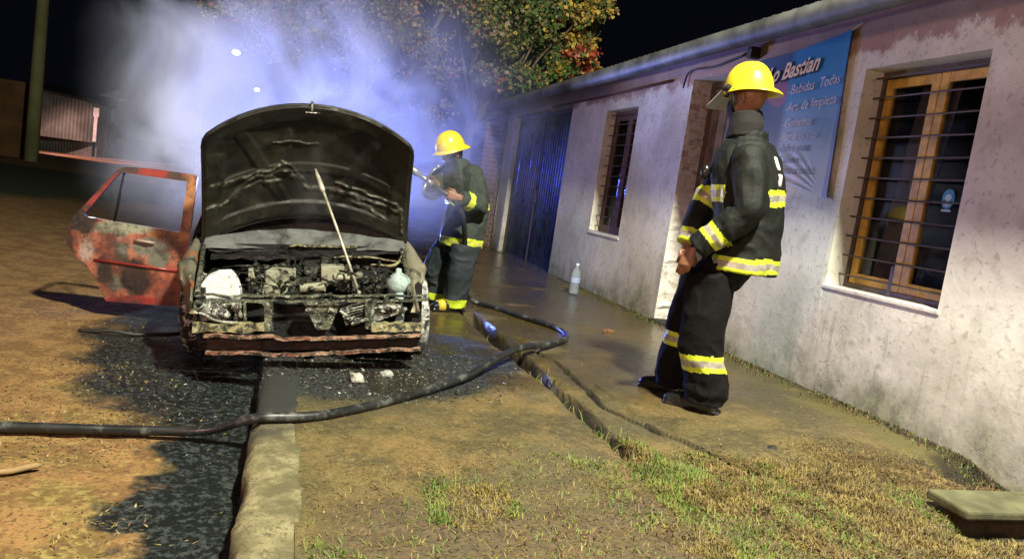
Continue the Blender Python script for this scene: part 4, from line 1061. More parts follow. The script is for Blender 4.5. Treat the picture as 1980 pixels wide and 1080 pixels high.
# scuttle and windscreen remains
mb = MB()
sheet(lambda s, t: Vector((.03 + (.70 - .08 * t) * s, 1.22 + .42 * t - .12 * s * s * (1 - t), .645 + .33 * t + .01 * mn.noise(Vector((s * 5, t * 4, 2))))), 50, 14)
mb.build('windscreen', B_GREY, car, True)
mb = MB(); mb.cur = 0; N_ = 26
bar([(-.10 + .48 * i / N_, 1.17, .668 + .006 * mn.noise(Vector((i * .5, 31, 0)))) for i in range(N_ + 1)], .01, .007, 0)
bar([(-.62 + 1.3 * i / N_, 1.12, .635 + .02 * mn.noise(Vector((i * .3, 41, 0)))) for i in range(N_ + 1)], .03, .006, 2)
bar([(-.60 + .6 * i / N_, 1.05, .60 + .02 * mn.noise(Vector((i * .3, 51, 0)))) for i in range(N_ + 1)], .05, .012, 2)
mb.tube(smoothpts([(.12, 1.05, .60), (.4, 1.0, .615), (.62, .9, .60), (.7, .7, .62)]), .007, 6); mb.tube(smoothpts([(.45, .9, .57), (.6, .8, .585), (.68, .95, .64)]), .009, 6)
mb.build('scuttle', [B_VAL, B_BODY, B_BLK], car, disp=.010, dscale=11)
# wings
def wing(sd):
    W = []; nv = 30
    for i in range(nv + 1):
        v = .03 + 1.32 * i / nv; t = i / nv
        uo = lerp(.63, .775, sm(t, 0, .55)); top = lerp(.475, .70, t ** .8) + .02 * math.sin(t * 3); ui = lerp(.60, .70, t)
        if sd < 0: uo -= .02
        arch = math.sqrt(max(0, .325 ** 2 - (v - .66) ** 2)) if abs(v - .66) < .325 else 0
        zb = max(.20, .29 + arch) if arch else (.20 if v > .66 else .40)
        prof = [(ui, top - .03), (ui + .012, top), (ui + (uo - ui) * .5, top + .004), (uo - .012, top - .018), (uo, top - .06), (uo + .012, lerp(top - .06, zb, .4)), (uo + .008, lerp(top - .06, zb, .7)), (uo, zb), (uo - .04, zb)]
        W.append([(sd * a + (.02 if sd > 0 else 0), v + .02 * (1 if q > 5 else 0), b) for q, (a, b) in enumerate(prof)])
    mb = MB(); k = len(W[0]); vs = [Vector(p) + mn.noise_vector(Vector(p) * 5) * .006 for r in W for p in r]
    fs = [(j * k + i, j * k + i + 1, (j + 1) * k + i + 1, (j + 1) * k + i) for j in range(nv) for i in range(k - 1)]
    fs.append(tuple(range(k)))
    mb.add(vs, fs); return mb
M_WL = burnt('wing_burnt_left', (.17, .165, .12), (.04, .042, .034), (.30, .32, .26), .58, .60, .55, .3, 5, rust=(.30, .13, .05), bs=.4)
wing(-1).build('wing', M_WL, car, True); wing(1).build('wing', burnt('wing_burnt_right', (.26, .25, .17), (.05, .05, .04), (.40, .38, .28), .60, .60, .5, .3, 5, bs=.4), car, True)
# inner wing top rails with fastener blobs
for sd, o_ in ((-1, 0), (1, .03)):
    mb = MB()
    mb.tube([(sd * .585 + o_, .12, .49), (sd * .62 + o_, .6, .58), (sd * .66 + o_, 1.1, .66)], .016, 8)
    for k in range(10): mb.sphere((sd * lerp(.585, .66, k / 9) + o_, .12 + .98 * k / 9, .507 + .165 * k / 9), .009, 7, 5)
    mb.build('inner_rail', B_FRAME, car, True, disp=.01, dscale=14)
# body shell
mb = MB()
def section(v, hw, belt, sill=.2):
    return [(-hw + .03, v, sill), (-hw, v, sill + .1), (-hw - .01, v, (sill + belt) / 2), (-hw + .02, v, belt), (hw + .0, v, belt), (hw + .03, v, (sill + belt) / 2), (hw + .02, v, sill + .1), (hw - .01, v, sill)]
secs = [section(1.36, .775, .70), section(1.9, .79, .73), (section(2.7, .79, .75)), section(3.3, .77, .76), section(3.8, .74, .74), section(3.95, .68, .6, .3)]
vs = [p for s in secs for p in s]; k = 8; fs = []
for j in range(len(secs) - 1):
    for i in range(k):
        if i == 3: 
            if j in (0, 1, 2): continue   # open cabin
        fs.append((j * k + i, (j + 1) * k + i, (j + 1) * k + (i + 1) % k, j * k + (i + 1) % k))
fs += [tuple(range((len(secs) - 1) * k, len(secs) * k))]
mb.add(vs, fs)
B_SHELL = burnt('shell_burnt', (.22, .09, .06), (.03, .028, .025), (.25, .24, .2), .46, .6, .6, .3, 2.5)
mb.build('body', B_SHELL, car, True)
mb = MB()
sheet(lambda s, t: Vector((.0 + .56 * s, 1.95 + 1.2 * t, 1.22 + .04 * (1 - s * s) * math.sin(math.pi * (.2 + .6 * t)))), 16, 12)
mb.tube(smoothpts([(-.72, 1.35, .72), (-.64, 1.65, .98), (-.56, 1.95, 1.22), (-.56, 3.1, 1.22), (-.62, 3.4, .98), (-.70, 3.6, .76)]), .03, 8)
mb.tube(smoothpts([(.74, 1.35, .72), (.66, 1.65, .98), (.57, 1.95, 1.22), (.57, 3.1, 1.22), (.63, 3.4, .98), (.70, 3.6, .76)]), .03, 8)
mb.tube([(-.74, 2.45, .72), (-.56, 2.5, 1.22)], .035, 8); mb.tube([(.76, 2.45, .72), (.57, 2.5, 1.22)], .035, 8)
mb.build('roof', B_BLK, car, True)
mb = MB()
for sx in (-.36, .36):
    mb = MB()
    for sy in (1.95, 2.75): mb = MB(); mb.box((sx - .22, sy, .3), (sx + .22, sy + .4, .45)); mb.build('seat', B_BLK, car, disp=.02, dscale=6); mb = MB(); mb.box((sx - .2, sy + .38, .4), (sx + .2, sy + .45, .95)); mb.build('backrest', B_BLK, car, disp=.02, dscale=6)
mb = MB(); mb.box((-.6, 1.42, .55), (.6, 1.62, .75)); mb.build('dashboard', B_BLK, car, disp=.03, dscale=5)
def wheel(u, v, tm=B_TYRE):
    t_ = MB(); M0 = Matrix.Translation((u, v, .285)) @ Matrix.Rotation(math.pi / 2, 4, 'Y')
    prof = [(.155, -.075), (.22, -.085), (.25, -.07), (.262, -.03), (.262, .03), (.25, .07), (.22, .085), (.155, .075)]; seg = 30
    vs = []
    for r, z in prof:
        for q in range(seg):
            a = 2 * math.pi * q / seg; p = M0 @ Vector((r * math.cos(a), r * math.sin(a), z)); p.z = max(p.z, .035); vs.append(p)
    t_.add(vs, [(i * seg + q, i * seg + (q + 1) % seg, (i + 1) * seg + (q + 1) % seg, (i + 1) * seg + q) for i in range(7) for q in range(seg)])
    w_ = t_.build('wheel', tm, car, True, disp=.012, dscale=12)
    r_ = MB()
    for sg in (-1, 1):
        vs = []
        for r, z in ((.156, .06), (.14, .05), (.13, .02), (.06, .03), (.05, .055), (.001, .056)):
            for q in range(seg): a = 2 * math.pi * q / seg; vs.append(M0 @ Vector((r * math.cos(a), r * math.sin(a), z * sg)))
        r_.add(vs, [(i * seg + q, i * seg + (q + 1) % seg, (i + 1) * seg + (q + 1) % seg, (i + 1) * seg + q) for i in range(5) for q in range(seg)])
    r = r_.build('rim', B_BLK, w_, True)
for u, v in ((-.64, .66), (-.66, 3.1), (.68, 3.1)): wheel(u, v)
wheel(.70, .60, burnt('tyre_ash', (.30, .30, .28), (.02, .02, .02), (.75, .76, .72), .50, .46, .8, 0, 12))
# the opened door
from mathutils.geometry import tessellate_polygon
outer = [(-.675, 1.085), (-.70, 1.10), (-.95, 1.10), (-1.13, 1.085), (-1.165, 1.06), (-1.40, .70), (-1.43, .64), (-1.435, .50), (-1.38, .415), (-1.30, .36), (-1.235, .24), (-1.17, .115), (-.90, .125), (-.70, .135), (-.69, .30), (-.69, .6)]
holew = [(-.735, 1.045), (-1.145, 1.045), (-1.20, .96), (-1.345, .715), (-1.33, .70), (-1.0, .685), (-.75, .675)]
def dv(x, z, o):
    x = -.69 + (x + .69) * 1.085
    return cl(x, 5.83 - (x + .69) * .14 + o, z)
mb = MB(); V3 = [[Vector((x, z, 0)) for x, z in outer], [Vector((x, z, 0)) for x, z in holew]]; tri = tessellate_polygon(V3); allp = outer + holew; N = len(allp)
vs = [dv(x, z, 0) for x, z in allp] + [dv(x, z, .05) for x, z in allp]
fs = [tuple(t) for t in tri] + [tuple(q + N for q in reversed(t)) for t in tri]
no = len(outer)
fs += [(i, (i + 1) % no, (i + 1) % no + N, i + N) for i in range(no)]
nh = len(holew); fs += [(no + i, no + (i + 1) % nh, no + (i + 1) % nh + N, no + i + N) for i in range(nh)]
mb.add(vs, fs)
n = NT('door_paint'); vv = n.co
def de(x, z, rx, rz, amp=.45, ns=9, soft=.28):
    amp *= 1.7

    p = dv(x, z, .02); return n.ell(tuple(p), (rx, None, rz), amp, ns, soft)
zl = n.sep()[2]
c = n.mix(n.step(n.noise(7, 5, .6), .4, .6), (.33, .085, .05), (.42, .165, .095))
top = n.step(zl, .72, .78)
c = n.mix(top, c, n.mix(n.step(n.noise(6, 5, .6), .52, .58), (.30, .035, .025), (.05, .04, .035)))
c = n.mix(de(-.71, .9, .05, .3, .1), c, (.42, .20, .09))
c = n.mix(de(-1.12, .655, .20, .05, .35), c, (.30, .33, .24))
c = n.mix(de(-.80, .64, .13, .045, .3), c, (.50, .24, .08))
c = n.mix(de(-1.10, .52, .05, .11, .5), c, (.15, .16, .13)); c = n.mix(de(-.93, .545, .15, .06, .4), c, (.17, .17, .14)); c = n.mix(de(-1.07, .57, .07, .025, .3), c, (.40, .16, .12))
c = n.mix(de(-.86, .47, .08, .07, .5), c, (.16, .17, .13)); c = n.mix(de(-1.12, .25, .06, .07, .5), c, (.15, .16, .12))
c = n.mix(de(-1.0, .30, .115, .13, .35), c, (.015, .012, .012)); c = n.mix(de(-1.19, .33, .05, .10, .6), c, (.02, .018, .016))
c = n.mix(de(-1.38, .66, .13, .09, .5), c, (.018, .018, .018)); c = n.mix(de(-1.42, .5, .03, .16, .4), c, (.05, .015, .012)); c = n.mix(de(-1.31, .47, .05, .085, .35), c, (.40, .30, .26))
c = n.mix(de(-1.0, .13, .22, .045, .25), c, (.28, .03, .028))
c = n.mix(n.math('MULTIPLY', n.step(n.noise(26, 6, .75), .50, .60), .6), c, (.07, .05, .04))
c = n.mix(n.math('MULTIPLY', n.step(n.noise(5, 6, .7, off=(5, 1, 1)), .42, .62), .8), c, (.045, .028, .024))
M_DOORP = n.fin(c, .38, n.bump(n.noise(14, 5, .6), .35, .006))
door = mb.build('door', M_DOORP, car, bevel=.006); door['label'] = 'open door with blistered orange and grey paint and an empty window'
mb = MB(); a, b = dv(-1.125, 1.05, .02), dv(-1.16, .69, .02); mb.tube([a, b], .010, 6)
mb.build('window_divider', B_BLK, door, True)
mb = MB(); mb.tube([dv(-1.26, .405, -.006), dv(-.95, .40, -.012), dv(-.70, .395, -.006)], .009, 6); mb.build('rub_strip', simple('strip_red', (.25, .03, .025), .25), door, True)
mb = MB(); mb.tube([dv(-1.02, .578, -.01), dv(-.94, .58, -.025), dv(-.90, .575, -.01)], .011, 8); mb.build('handle', simple('handle_grey', (.35, .28, .22), .4), door, True)
for o_ in car.children_recursive: pass

# ================================================================== HOSE
hp = [(-4.2, 3.6, .03), (-2.2, 3.52, .03), (-1.5, 3.46, .032), (-1.08, 3.48, .03), (-.78, 3.49, .032), (-.48, 3.505, .035), (-.26, 3.47, .06), (-.12, 3.41, .125), (-.02, 3.365, .163), (.18, 3.42, .162), (.36, 3.53, .165), (.56, 3.69, .172), (.82, 3.92, .185), (1.08, 4.17, .21), (1.33, 4.47, .255), (1.58, 4.79, .262), (1.92, 5.15, .235), (2.14, 5.42, .225), (2.24, 5.70, .225), (2.21, 5.98, .225), (2.05, 6.35, .22), (1.88, 6.72, .215), (1.76, 6.86, .22), (1.64, 6.80, .30), (1.555, 6.62, .47), (1.49, 6.44, .70), (1.42, 6.30, .95), (1.35, 6.24, 1.10), (1.26, 6.24, 1.185), (1.18, 6.26, 1.225), (1.10, 6.30, 1.27)]
P = smoothpts(hp, 8)
P = [p + Vector((0, 0, .006 * mn.noise(p * 3))) for p in P]
mb = MB(); mb.tube(P, [.0225] * len(P), 14)
n = NT('hose_rubber'); wv = n.noise(120, 2, .5)
c = n.mix(n.step(n.noise(9, 5, .65), .5, .66), (.014, .016, .016), (.10, .11, .10)); M_HOSE = n.fin(c, n.step(n.noise(5, 3), .35, .65, .22, .5), n.bump(wv, .15, .002))
hose = tag(mb.build('fire_hose', M_HOSE, smooth=True), 'long wet black fire hose running over the kerb and looping up to the nozzle', 'hose')
i0 = min(range(len(P)), key=lambda i: (P[i] - Vector((2.24, 5.62, .225))).length)
mb = MB(); mb.tube(P[i0 - 3:i0 + 2], .0245, 14); mb.build('blue_sleeve', simple('sleeve_blue', (.03, .03, .25), .4), hose, True)
# nozzle held by the far firefighter
nz_ = empty('nozzle', (1.10, 6.30, 1.27), 'grey metal pistol-grip fire nozzle held over the car by the far firefighter', 'nozzle')
M_NOZ = simple('nozzle_metal', (.45, .47, .46), .35, .6, var=.2)
d = Vector((-.16, .03, .09)); mb = MB(); mb.tube([(0, 0, 0), d * .25, d * .3, d * .75, d * .8, d * 1.15, d * 1.2], [.026, .026, .021, .021, .030, .034, .028], 14); mb.build('barrel', M_NOZ, nz_, True)
mb = MB(); mb.tube([(-.06, 0, .03), (-.02, -.01, .11), (.02, -.01, .15)], .011, 8); mb.sphere((.022, -.01, .155), .018, 8, 6); mb.build('bale_handle', M_NOZ, nz_, True)
mb = MB(); mb.tube([(-.05, 0, .02), (-.075, -.005, -.05), (-.07, -.005, -.085)], [.016, .018, .014], 10); mb.build('grip', M_NOZ, nz_, True)
# ================================================================== FIREFIGHTERS
def ringtube(mb, rings, f, l, seg=20, p=2.3):
    """rings: (centre, half depth along f, half width along l); closed solid"""
    vs = []; f = Vector(f); l = Vector(l)
    for c, a, b in rings:
        for q in range(seg):
            t = 2 * math.pi * q / seg; cs, sn = math.cos(t), math.sin(t)
            vs.append(Vector(c) + f * a * math.copysign(abs(cs) ** (2 / p), cs) + l * b * math.copysign(abs(sn) ** (2 / p), sn))
    n = len(rings); fs = [(i * seg + q, i * seg + (q + 1) % seg, (i + 1) * seg + (q + 1) % seg, (i + 1) * seg + q) for i in range(n - 1) for q in range(seg)]
    fs += [tuple(reversed(range(seg))), tuple(range((n - 1) * seg, n * seg))]
    mb.add(vs, fs)
def blob(mb, name, mats, parent, voxel=.009, smooth=4, wr=None, bands=None):
    me = bpy.data.meshes.new('tmp'); me.from_pydata(mb.v, [], mb.f); o = bpy.data.objects.new('tmp', me); COL.objects.link(o)
    r = o.modifiers.new('r', 'REMESH'); r.mode = 'VOXEL'; r.voxel_size = voxel
    s = o.modifiers.new('s', 'SMOOTH'); s.iterations = smooth; s.factor = .5
    C.view_layer.update()
    m2 = bpy.data.meshes.new_from_object(o.evaluated_get(C.evaluated_depsgraph_get())); bpy.data.objects.remove(o); m2.name = name
    nv = len(m2.vertices); co = np.empty(nv * 3); m2.vertices.foreach_get('co', co); co = co.reshape(-1, 3)
    if wr:
        no = np.empty(nv * 3); m2.vertices.foreach_get('normal', no); no = no.reshape(-1, 3)
        d = np.array([wr(Vector(p)) for p in co]); co = co + no * d[:, None]
        m2.vertices.foreach_set('co', co.ravel()); m2.update()
    m2.materials.clear()
    for q in mats: m2.materials.append(q)
    if bands:
        nf = len(m2.polygons); ce = np.empty(nf * 3); m2.polygons.foreach_get('center', ce); ce = ce.reshape(-1, 3); mi = np.zeros(nf, int)
        for a, b, t0, t1, mr, excl in bands:
            a = np.array(a); b = np.array(b); L_ = np.linalg.norm(b - a); u = (b - a) / L_
            t = (ce - a) @ u; dist = np.linalg.norm(ce - a - t[:, None] * u, axis=1)
            t = t + .006 * np.sin(ce[:, 0] * 21 + ce[:, 2] * 13)
            ok = (t > t0) & (t < t1) & (dist < mr)
            for (ea, er) in excl: ok &= np.linalg.norm(ce - np.array(ea), axis=1) > er
            mid = (t0 + t1) / 2; w_ = (t1 - t0)
            mi[ok] = 1; mi[ok & (np.abs(t - mid) < w_ * .19)] = 2
        m2.polygons.foreach_set('material_index', mi.tolist())
    m2.polygons.foreach_set('use_smooth', [True] * len(m2.polygons)); m2.update()
    ob = bpy.data.objects.new(name, m2); COL.objects.link(ob); ob.parent = parent; return ob
def hand(mb, w, d, s, nrm, curl=(.35, .45, .3), k=1.0, spread=.05):
    """wrist w, finger direction d, thumb side s, palm normal nrm"""
    w, d, s, nrm = Vector(w), Vector(d).normalized(), Vector(s).normalized(), Vector(nrm).normalized()
    ringtube(mb, [(w - d * .02, .020 * k, .027 * k), (w + d * .02 * k, .019 * k, .031 * k), (w + d * .055 * k, .018 * k, .041 * k), (w + d * .092 * k, .014 * k, .040 * k)], nrm, s, 14, 2.6)
    for i, (o_, L_) in enumerate(((.030, .074), (.010, .082), (-.011, .076), (-.031, .060))):
        p = w + d * (.085 - abs(o_) * .15) * k + s * o_ * k; dd = (d + s * o_ * spread * 20 * .1).normalized(); P = [p - dd * .02 * k, p]; an = 0
        for q, fr in enumerate((.45, .30, .25)):
            an += curl[q]; v = dd * math.cos(an) + nrm * math.sin(an); p = p + v * L_ * fr * k; P.append(p)
        mb.tube(P, [.0095 * k, .0098 * k, .0088 * k, .008 * k, .0062 * k], 9)
    p = w + d * .022 * k + s * .026 * k
    P = [p - s * .01, p + (s * .6 + d * .55 + nrm * .35).normalized() * .035 * k, p + (s * .6 + d * .55 + nrm * .35).normalized() * .035 * k + (d * .9 + nrm * .45 + s * .1).normalized() * .032 * k]
    P.append(P[-1] + (d * .8 + nrm * .65).normalized() * .024 * k)
    mb.tube(P, [.014 * k, .0125 * k, .0105 * k, .0075 * k], 9)
def head(mb, c, f, l, u):
    M1 = Matrix((f, l, u)).transposed().to_4x4()
    def S(o_, r): mb.sphere(Vector(c) + f * o_[0] + l * o_[1] + u * o_[2], r, 18, 12, M=M1.to_3x3().to_4x4())
    S((-.012, 0, .02), (.097, .077, .105)); S((.02, 0, -.045), (.070, .060, .070)); S((.055, 0, -.085), (.032, .034, .026)); S((.088, 0, -.015), (.016, .012, .024)); S((.096, 0, -.028), (.013, .015, .010))
    S((.074, 0, .028), (.02, .055, .012)); S((.078, 0, -.058), (.016, .026, .006)); S((.078, 0, -.070), (.014, .022, .006))
    S((-.005, .079, -.01), (.018, .009, .032)); S((-.005, -.079, -.01), (.018, .009, .032))
SKIN = NT('skin'); SKIN = SKIN.fin(SKIN.mix(SKIN.step(SKIN.noise(22, 4), .35, .65), (.24, .11, .055), (.32, .155, .085)), .5, SKIN.bump(SKIN.noise(70, 3), .15, .002), Subsurface_Weight=.0)
LIME = simple('band_lime', (.58, .72, .04), .45, var=.15, scale=25); SILV = simple('band_silver', (.42, .40, .34), .35, .3, var=.25, scale=25)
n = NT('helmet_yellow'); HELM = n.fin(n.mix(n.step(n.noise(5, 4), .35, .7), n.mix(n.step(n.noise(30, 6, .8), .56, .62), (.78, .60, .02), (.25, .19, .03)), (.86, .70, .05)), n.step(n.noise(9, 5, .7), .35, .65, .22, .5), n.bump(n.noise(20, 3), .06, .003)); n.b.inputs['Coat Weight'].default_value = .3
def cloth(name, a, b, rough=.55, sheen=.2):
    n = NT(name); c = n.mix(n.step(n.noise(5, 5, .6), .35, .7), a, b)
    hh = n.math('ADD', n.math('MULTIPLY', n.noise(320, 2), .25), n.noise(14, 4, .6, .8))
    n.b.inputs['Specular IOR Level'].default_value = .22
    return n.fin(c, rough, n.bump(hh, .55, .012))
BOOT = simple('boot_rubber', (.012, .012, .012), .28, var=.3, bump=.3)
SOLE = simple('boot_sole', (.03, .03, .03), .7)
BLK = simple('black_knit', (.008, .008, .008), .9)
n = NT('visor_plastic'); tr = n.n.new('ShaderNodeBsdfTransparent'); tr.inputs[0].default_value = (.75, .77, .72, 1); gl = n.n.new('ShaderNodeBsdfPrincipled'); gl.inputs['Base Color'].default_value = (.60, .60, .52, 1); gl.inputs['Roughness'].default_value = .25
mx = n.n.new('ShaderNodeMixShader'); mx.inputs[0].default_value = .7; n.link(tr.outputs[0], mx.inputs[1]); n.link(gl.outputs[0], mx.inputs[2]); n.link(mx.outputs[0], n.out.inputs[0]); VISOR = n.m
def folds(seed, amp=.010, sx=1.0):
    def fn(p):
        q = Vector((p.x * 7 * sx, p.y * 7, p.z * 5)) + Vector((seed, 0, 0))
        w_ = mn.noise_vector(p * 3 + Vector((seed, 3, 1))) * 1.5
        r = 1 - abs(mn.noise(q + w_)) * 2.2; r2 = 1 - abs(mn.noise(q * 2.1 + w_ * 1.4 + Vector((5, 5, 5)))) * 2.2
        return amp * (r * .9 + r2 * .45 - .6)
    return fn
def helmet(parent, c, f, l, u, a=.145, b=.118, hgt=.135, rear=.055, front=.03, side=.02, visor=True):
    mb = MB(); seg = 48; c = Vector(c)
    def P(th, r, z): return c + f * (math.cos(th) * a * r) + l * (math.sin(th) * b * r) + u * z
    prof = [(math.cos(t), math.sin(t)) for t in np.linspace(0, math.pi / 2, 12)]
    vs = []; 
    for r, z in prof:
        for q in range(seg):
            th = 2 * math.pi * q / seg; rd = 1 + .018 * (1 if abs(math.sin(th)) < .12 and z > .2 else 0)
            vs.append(P(th, max(r, .001) ** .85 * rd, z * hgt * rd))
    fs = [(i * seg + q, i * seg + (q + 1) % seg, (i + 1) * seg + (q + 1) % seg, (i + 1) * seg + q) for i in range(11) for q in range(seg)]
    mb.add(vs, fs)
    rings = []
    for e, dz in ((0, 0), (.15, -.004), (.6, -.012), (1, -.022), (1, -.027), (.6, -.02), (-.1, -.006)):
        row = []
        for q in range(seg):
            th = 2 * math.pi * q / seg; cs = math.cos(th)
            w_ = (front * cs ** 2 if cs > 0 else rear * abs(cs) ** 1.5) + side * math.sin(th) ** 2
            row.append(P(th, 1, 0) + (f * cs + l * math.sin(th)) * w_ * e + u * (dz * (1 + (.9 if cs < 0 else 0) * cs * cs)))
        rings.append(row)
    vs = [p for r in rings for p in r]; fs = [(i * seg + q, (i + 1) * seg + q, (i + 1) * seg + (q + 1) % seg, i * seg + (q + 1) % seg) for i in range(6) for q in range(seg)]
    mb.add(vs, fs); h = mb.build('helmet', HELM, parent, True)
    if visor:
        mb = MB(); vs = []; K = 14
        for j in range(9):
            for q in range(K + 1):
                th = -1.05 + 2.1 * q / K; rr = 1 + visor[0]
                vs.append(P(th * .8, rr, 0) - u * (.004 + .0085 * j) + f * (.0105 * j + .004))
        o_ = len(vs); vs += [p + f * .003 for p in vs]
        fs = [(j * (K + 1) + q, j * (K + 1) + q + 1, (j + 1) * (K + 1) + q + 1, (j + 1) * (K + 1) + q) for j in range(8) for q in range(K)]
        fs += [tuple(o_ + x for x in reversed(g)) for g in fs]
        mb.add(vs, fs); mb.build('visor', VISOR, h, True)
        for sg in (-1, 1):
            mb = MB()
            p = P(sg * 1.05, 1.03, 0); mb.sphere(p, (.022, .022, .022), 10, 7); mb.tube([p, P(sg * .9, 1.18, .0) + u * .0], [.016, .012], 8); mb.tube([p, p - u * .05 + f * .01], .012, 8)
            mb.build('visor_hinge', BLK, h, True)
    return h
def boots(parent, ankles, toes, k=1.0, cuff=None):
    for i, (a, t) in enumerate(zip(ankles, toes)):
        mb = MB(); a = Vector(a); t = Vector(t); d = (t - a); d.z = 0; d.normalize(); s_ = Vector((-d.y, d.x, 0)); z0 = t.z
        g = Vector((a.x, a.y, z0))
        ringtube(mb, [(g + Vector((0, 0, .012)), .052, .05), (g + Vector((0, 0, .12)), .055, .055), (g + Vector((0, 0, .26)), .065, .06)], d, s_, 16)
        P = [g - d * .06 + Vector((0, 0, .05)), g + d * .04 + Vector((0, 0, .06)), g + d * .13 + Vector((0, 0, .045)), g + d * .19 + Vector((0, 0, .038))]
        mb.tube(P, [.05, .062, .052, .042], 14); mb.sphere(g + d * .19 + Vector((0, 0, .038)), (.045, .045, .038), 12, 8)
        mb.box((-.1, -.045, 0), (.225, .045, .022), M=Matrix.Translation(g) @ Matrix((d, s_, Vector((0, 0, 1)))).transposed().to_4x4())
        mb.v = [(x, y, max(z, z0)) for x, y, z in [tuple(p) for p in mb.v]]
        b = blob(mb, 'boot', [BOOT], parent, .007, 3)
        if cuff:
            m_ = MB(); m_.tube([g + d * .11 + Vector((0, 0, .05)), g + d * .17 + Vector((0, 0, .043))], [.060, .052], 14); m_.build('boot_toe_band', cuff, b, True)
def place(o, root):
    """children were built in world coordinates: shift them under the root"""
    for ch in o.children_recursive:
        if ch.type == 'MESH' and ch.parent == o: ch.location = -root.location if hasattr(root, 'location') else -root

# ---------------------------------------------------------------- near firefighter
d_ = Vector((.53, .848, 0)).normalized(); e_ = Vector((.848, -.53, 0)).normalized()   # away from the camera, and to its right
f = (-e_ * .92 + d_ * .39).normalized(); l = Vector((-f.y, f.x, 0)); U = Vector((0, 0, 1))
if l.dot(d_) > 0: l = -l
AX = Vector((2.40, 3.80, 0))
def Q(s, k, z): return AX + e_ * s + d_ * k + U * z
Rt = Q(0, 0, .212)
ff = empty('person', Rt, 'firefighter standing on the footpath near the camera in yellow helmet and black coat', 'person')
def V(x, y, z): return Vector((x, y, z))
nearSh, nearEl, nearWr = Q(.035, -.20, 1.67), Q(.075, -.27, 1.38), Q(-.155, -.27, 1.145)
farSh, farEl, farWr = Q(-.05, .20, 1.66), Q(-.165, .20, 1.40), Q(-.225, .12, 1.15)
hn, kn, an = Q(-.055, -.09, 1.05), Q(-.045, -.10, .70), Q(.025, -.10, .29)
hf, kf, af = Q(-.08, .10, 1.05), Q(-.14, .13, .70), Q(-.165, .16, .30)
# body: one continuous figure inside the clothes, head, neck and both hands showing
mb = MB()
HC = Q(-.025, .0, 2.03); fh = (-e_ * .90 + d_ * .43).normalized(); lh = Vector((-fh.y, fh.x, 0))
if lh.dot(d_) > 0: lh = -lh
uh = (U + fh * .16).normalized(); fh = (fh - uh * fh.dot(uh)).normalized()
head(mb, HC - U * .02, fh, lh, uh)
ringtube(mb, [(Q(.03, 0, 1.0), .08, .12), (Q(.08, 0, 1.3), .09, .12), (Q(.05, 0, 1.6), .10, .17), (Q(.04, 0, 1.74), .07, .10), (Q(.02, 0, 1.82), .058, .058), (Q(-.01, 0, 1.97), .058, .058)], f, l)
for S_, E_, W_ in ((nearSh, nearEl, nearWr), (farSh, farEl, farWr)): mb.tube([S_, E_, W_], [.05, .042, .028], 12)
for a, b, c_ in ((hn, kn, an), (hf, kf, af)): mb.tube([a - U * .06, b, c_, c_ - U * .08], [.06, .055, .045, .045], 12)
hand(mb, nearWr - e_ * .025 - U * .015, -U - e_ * .25, (-e_ + d_ * .3).normalized(), d_, (.25, .4, .35), .98)
hand(mb, farWr - e_ * .0 - U * .01, -U + e_ * .45, (-e_ - d_ * .3).normalized(), -d_, (.35, .5, .4), 1.05)
blob(mb, 'body', [SKIN], ff, .0055, 2)
COATN = cloth('coat_black', (.007, .009, .0078), (.014, .017, .015), .62); TRN = cloth('trouser_black', (.0025, .0025, .003), (.005, .005, .006), .85)
# coat
mb = MB()
ringtube(mb, [(Q(.105, 0, 1.045), .185, .225), (Q(.11, 0, 1.12), .182, .222), (Q(.105, 0, 1.30), .172, .22), (Q(.070, 0, 1.48), .192, .23), (Q(.045, 0, 1.60), .185, .23), (Q(.035, 0, 1.70), .162, .20), (Q(.03, 0, 1.775), .12, .14)], f, l, 28, 2.4)
ringtube(mb, [(Q(.03, 0, 1.69), .11, .12), (Q(.022, 0, 1.78), .105, .105), (Q(.015, 0, 1.835), .102, .10)], f, l, 24, 2)
for S_, E_, W_ in ((nearSh, nearEl, nearWr), (farSh, farEl, farWr)):
    P = smoothpts([S_ + (S_ - E_) * .02, S_.lerp(E_, .5) + e_ * .012, E_, E_.lerp(W_, .5), W_], 5); k_ = len(P)
    mb.tube(P, [np.interp(i / (k_ - 1), [0, .15, .5, .75, 1], [.082, .100, .088, .080, .068]) for i in range(k_)], 16)
    mb.sphere(S_ - U * .01, (.092, .092, .088), 16, 10)
fd = folds(3.3, .010, 1.3)
def coatw(p):
    q = fd(p)
    e = (p - nearEl).length
    if e < .24: q += .008 * math.sin((p.z * 34 + (p - AX).dot(e_) * 34) + 3 * mn.noise(p * 6)) * (1 - e / .24)
    return q
T0, T1 = tuple(Q(.11, 0, 1.0)), tuple(Q(.08, 0, 1.7))
bands = [(T0, T1, .045, .130, .40, [(nearWr, .12), (farWr, .14)]), (T0, T1, .425, .515, .40, [(tuple(nearSh.lerp(nearEl, .9)), .15), (tuple(nearSh.lerp(nearEl, .5)), .125)]),
         (tuple(nearEl), tuple(nearWr), .17, .25, .12, []), (tuple(farEl), tuple(farWr), .19, .27, .12, []), (tuple(farSh), tuple(farEl), .19, .28, .125, [])]
coat = blob(mb, 'coat', [COATN, LIME, SILV], ff, .0085, 3, coatw, bands)
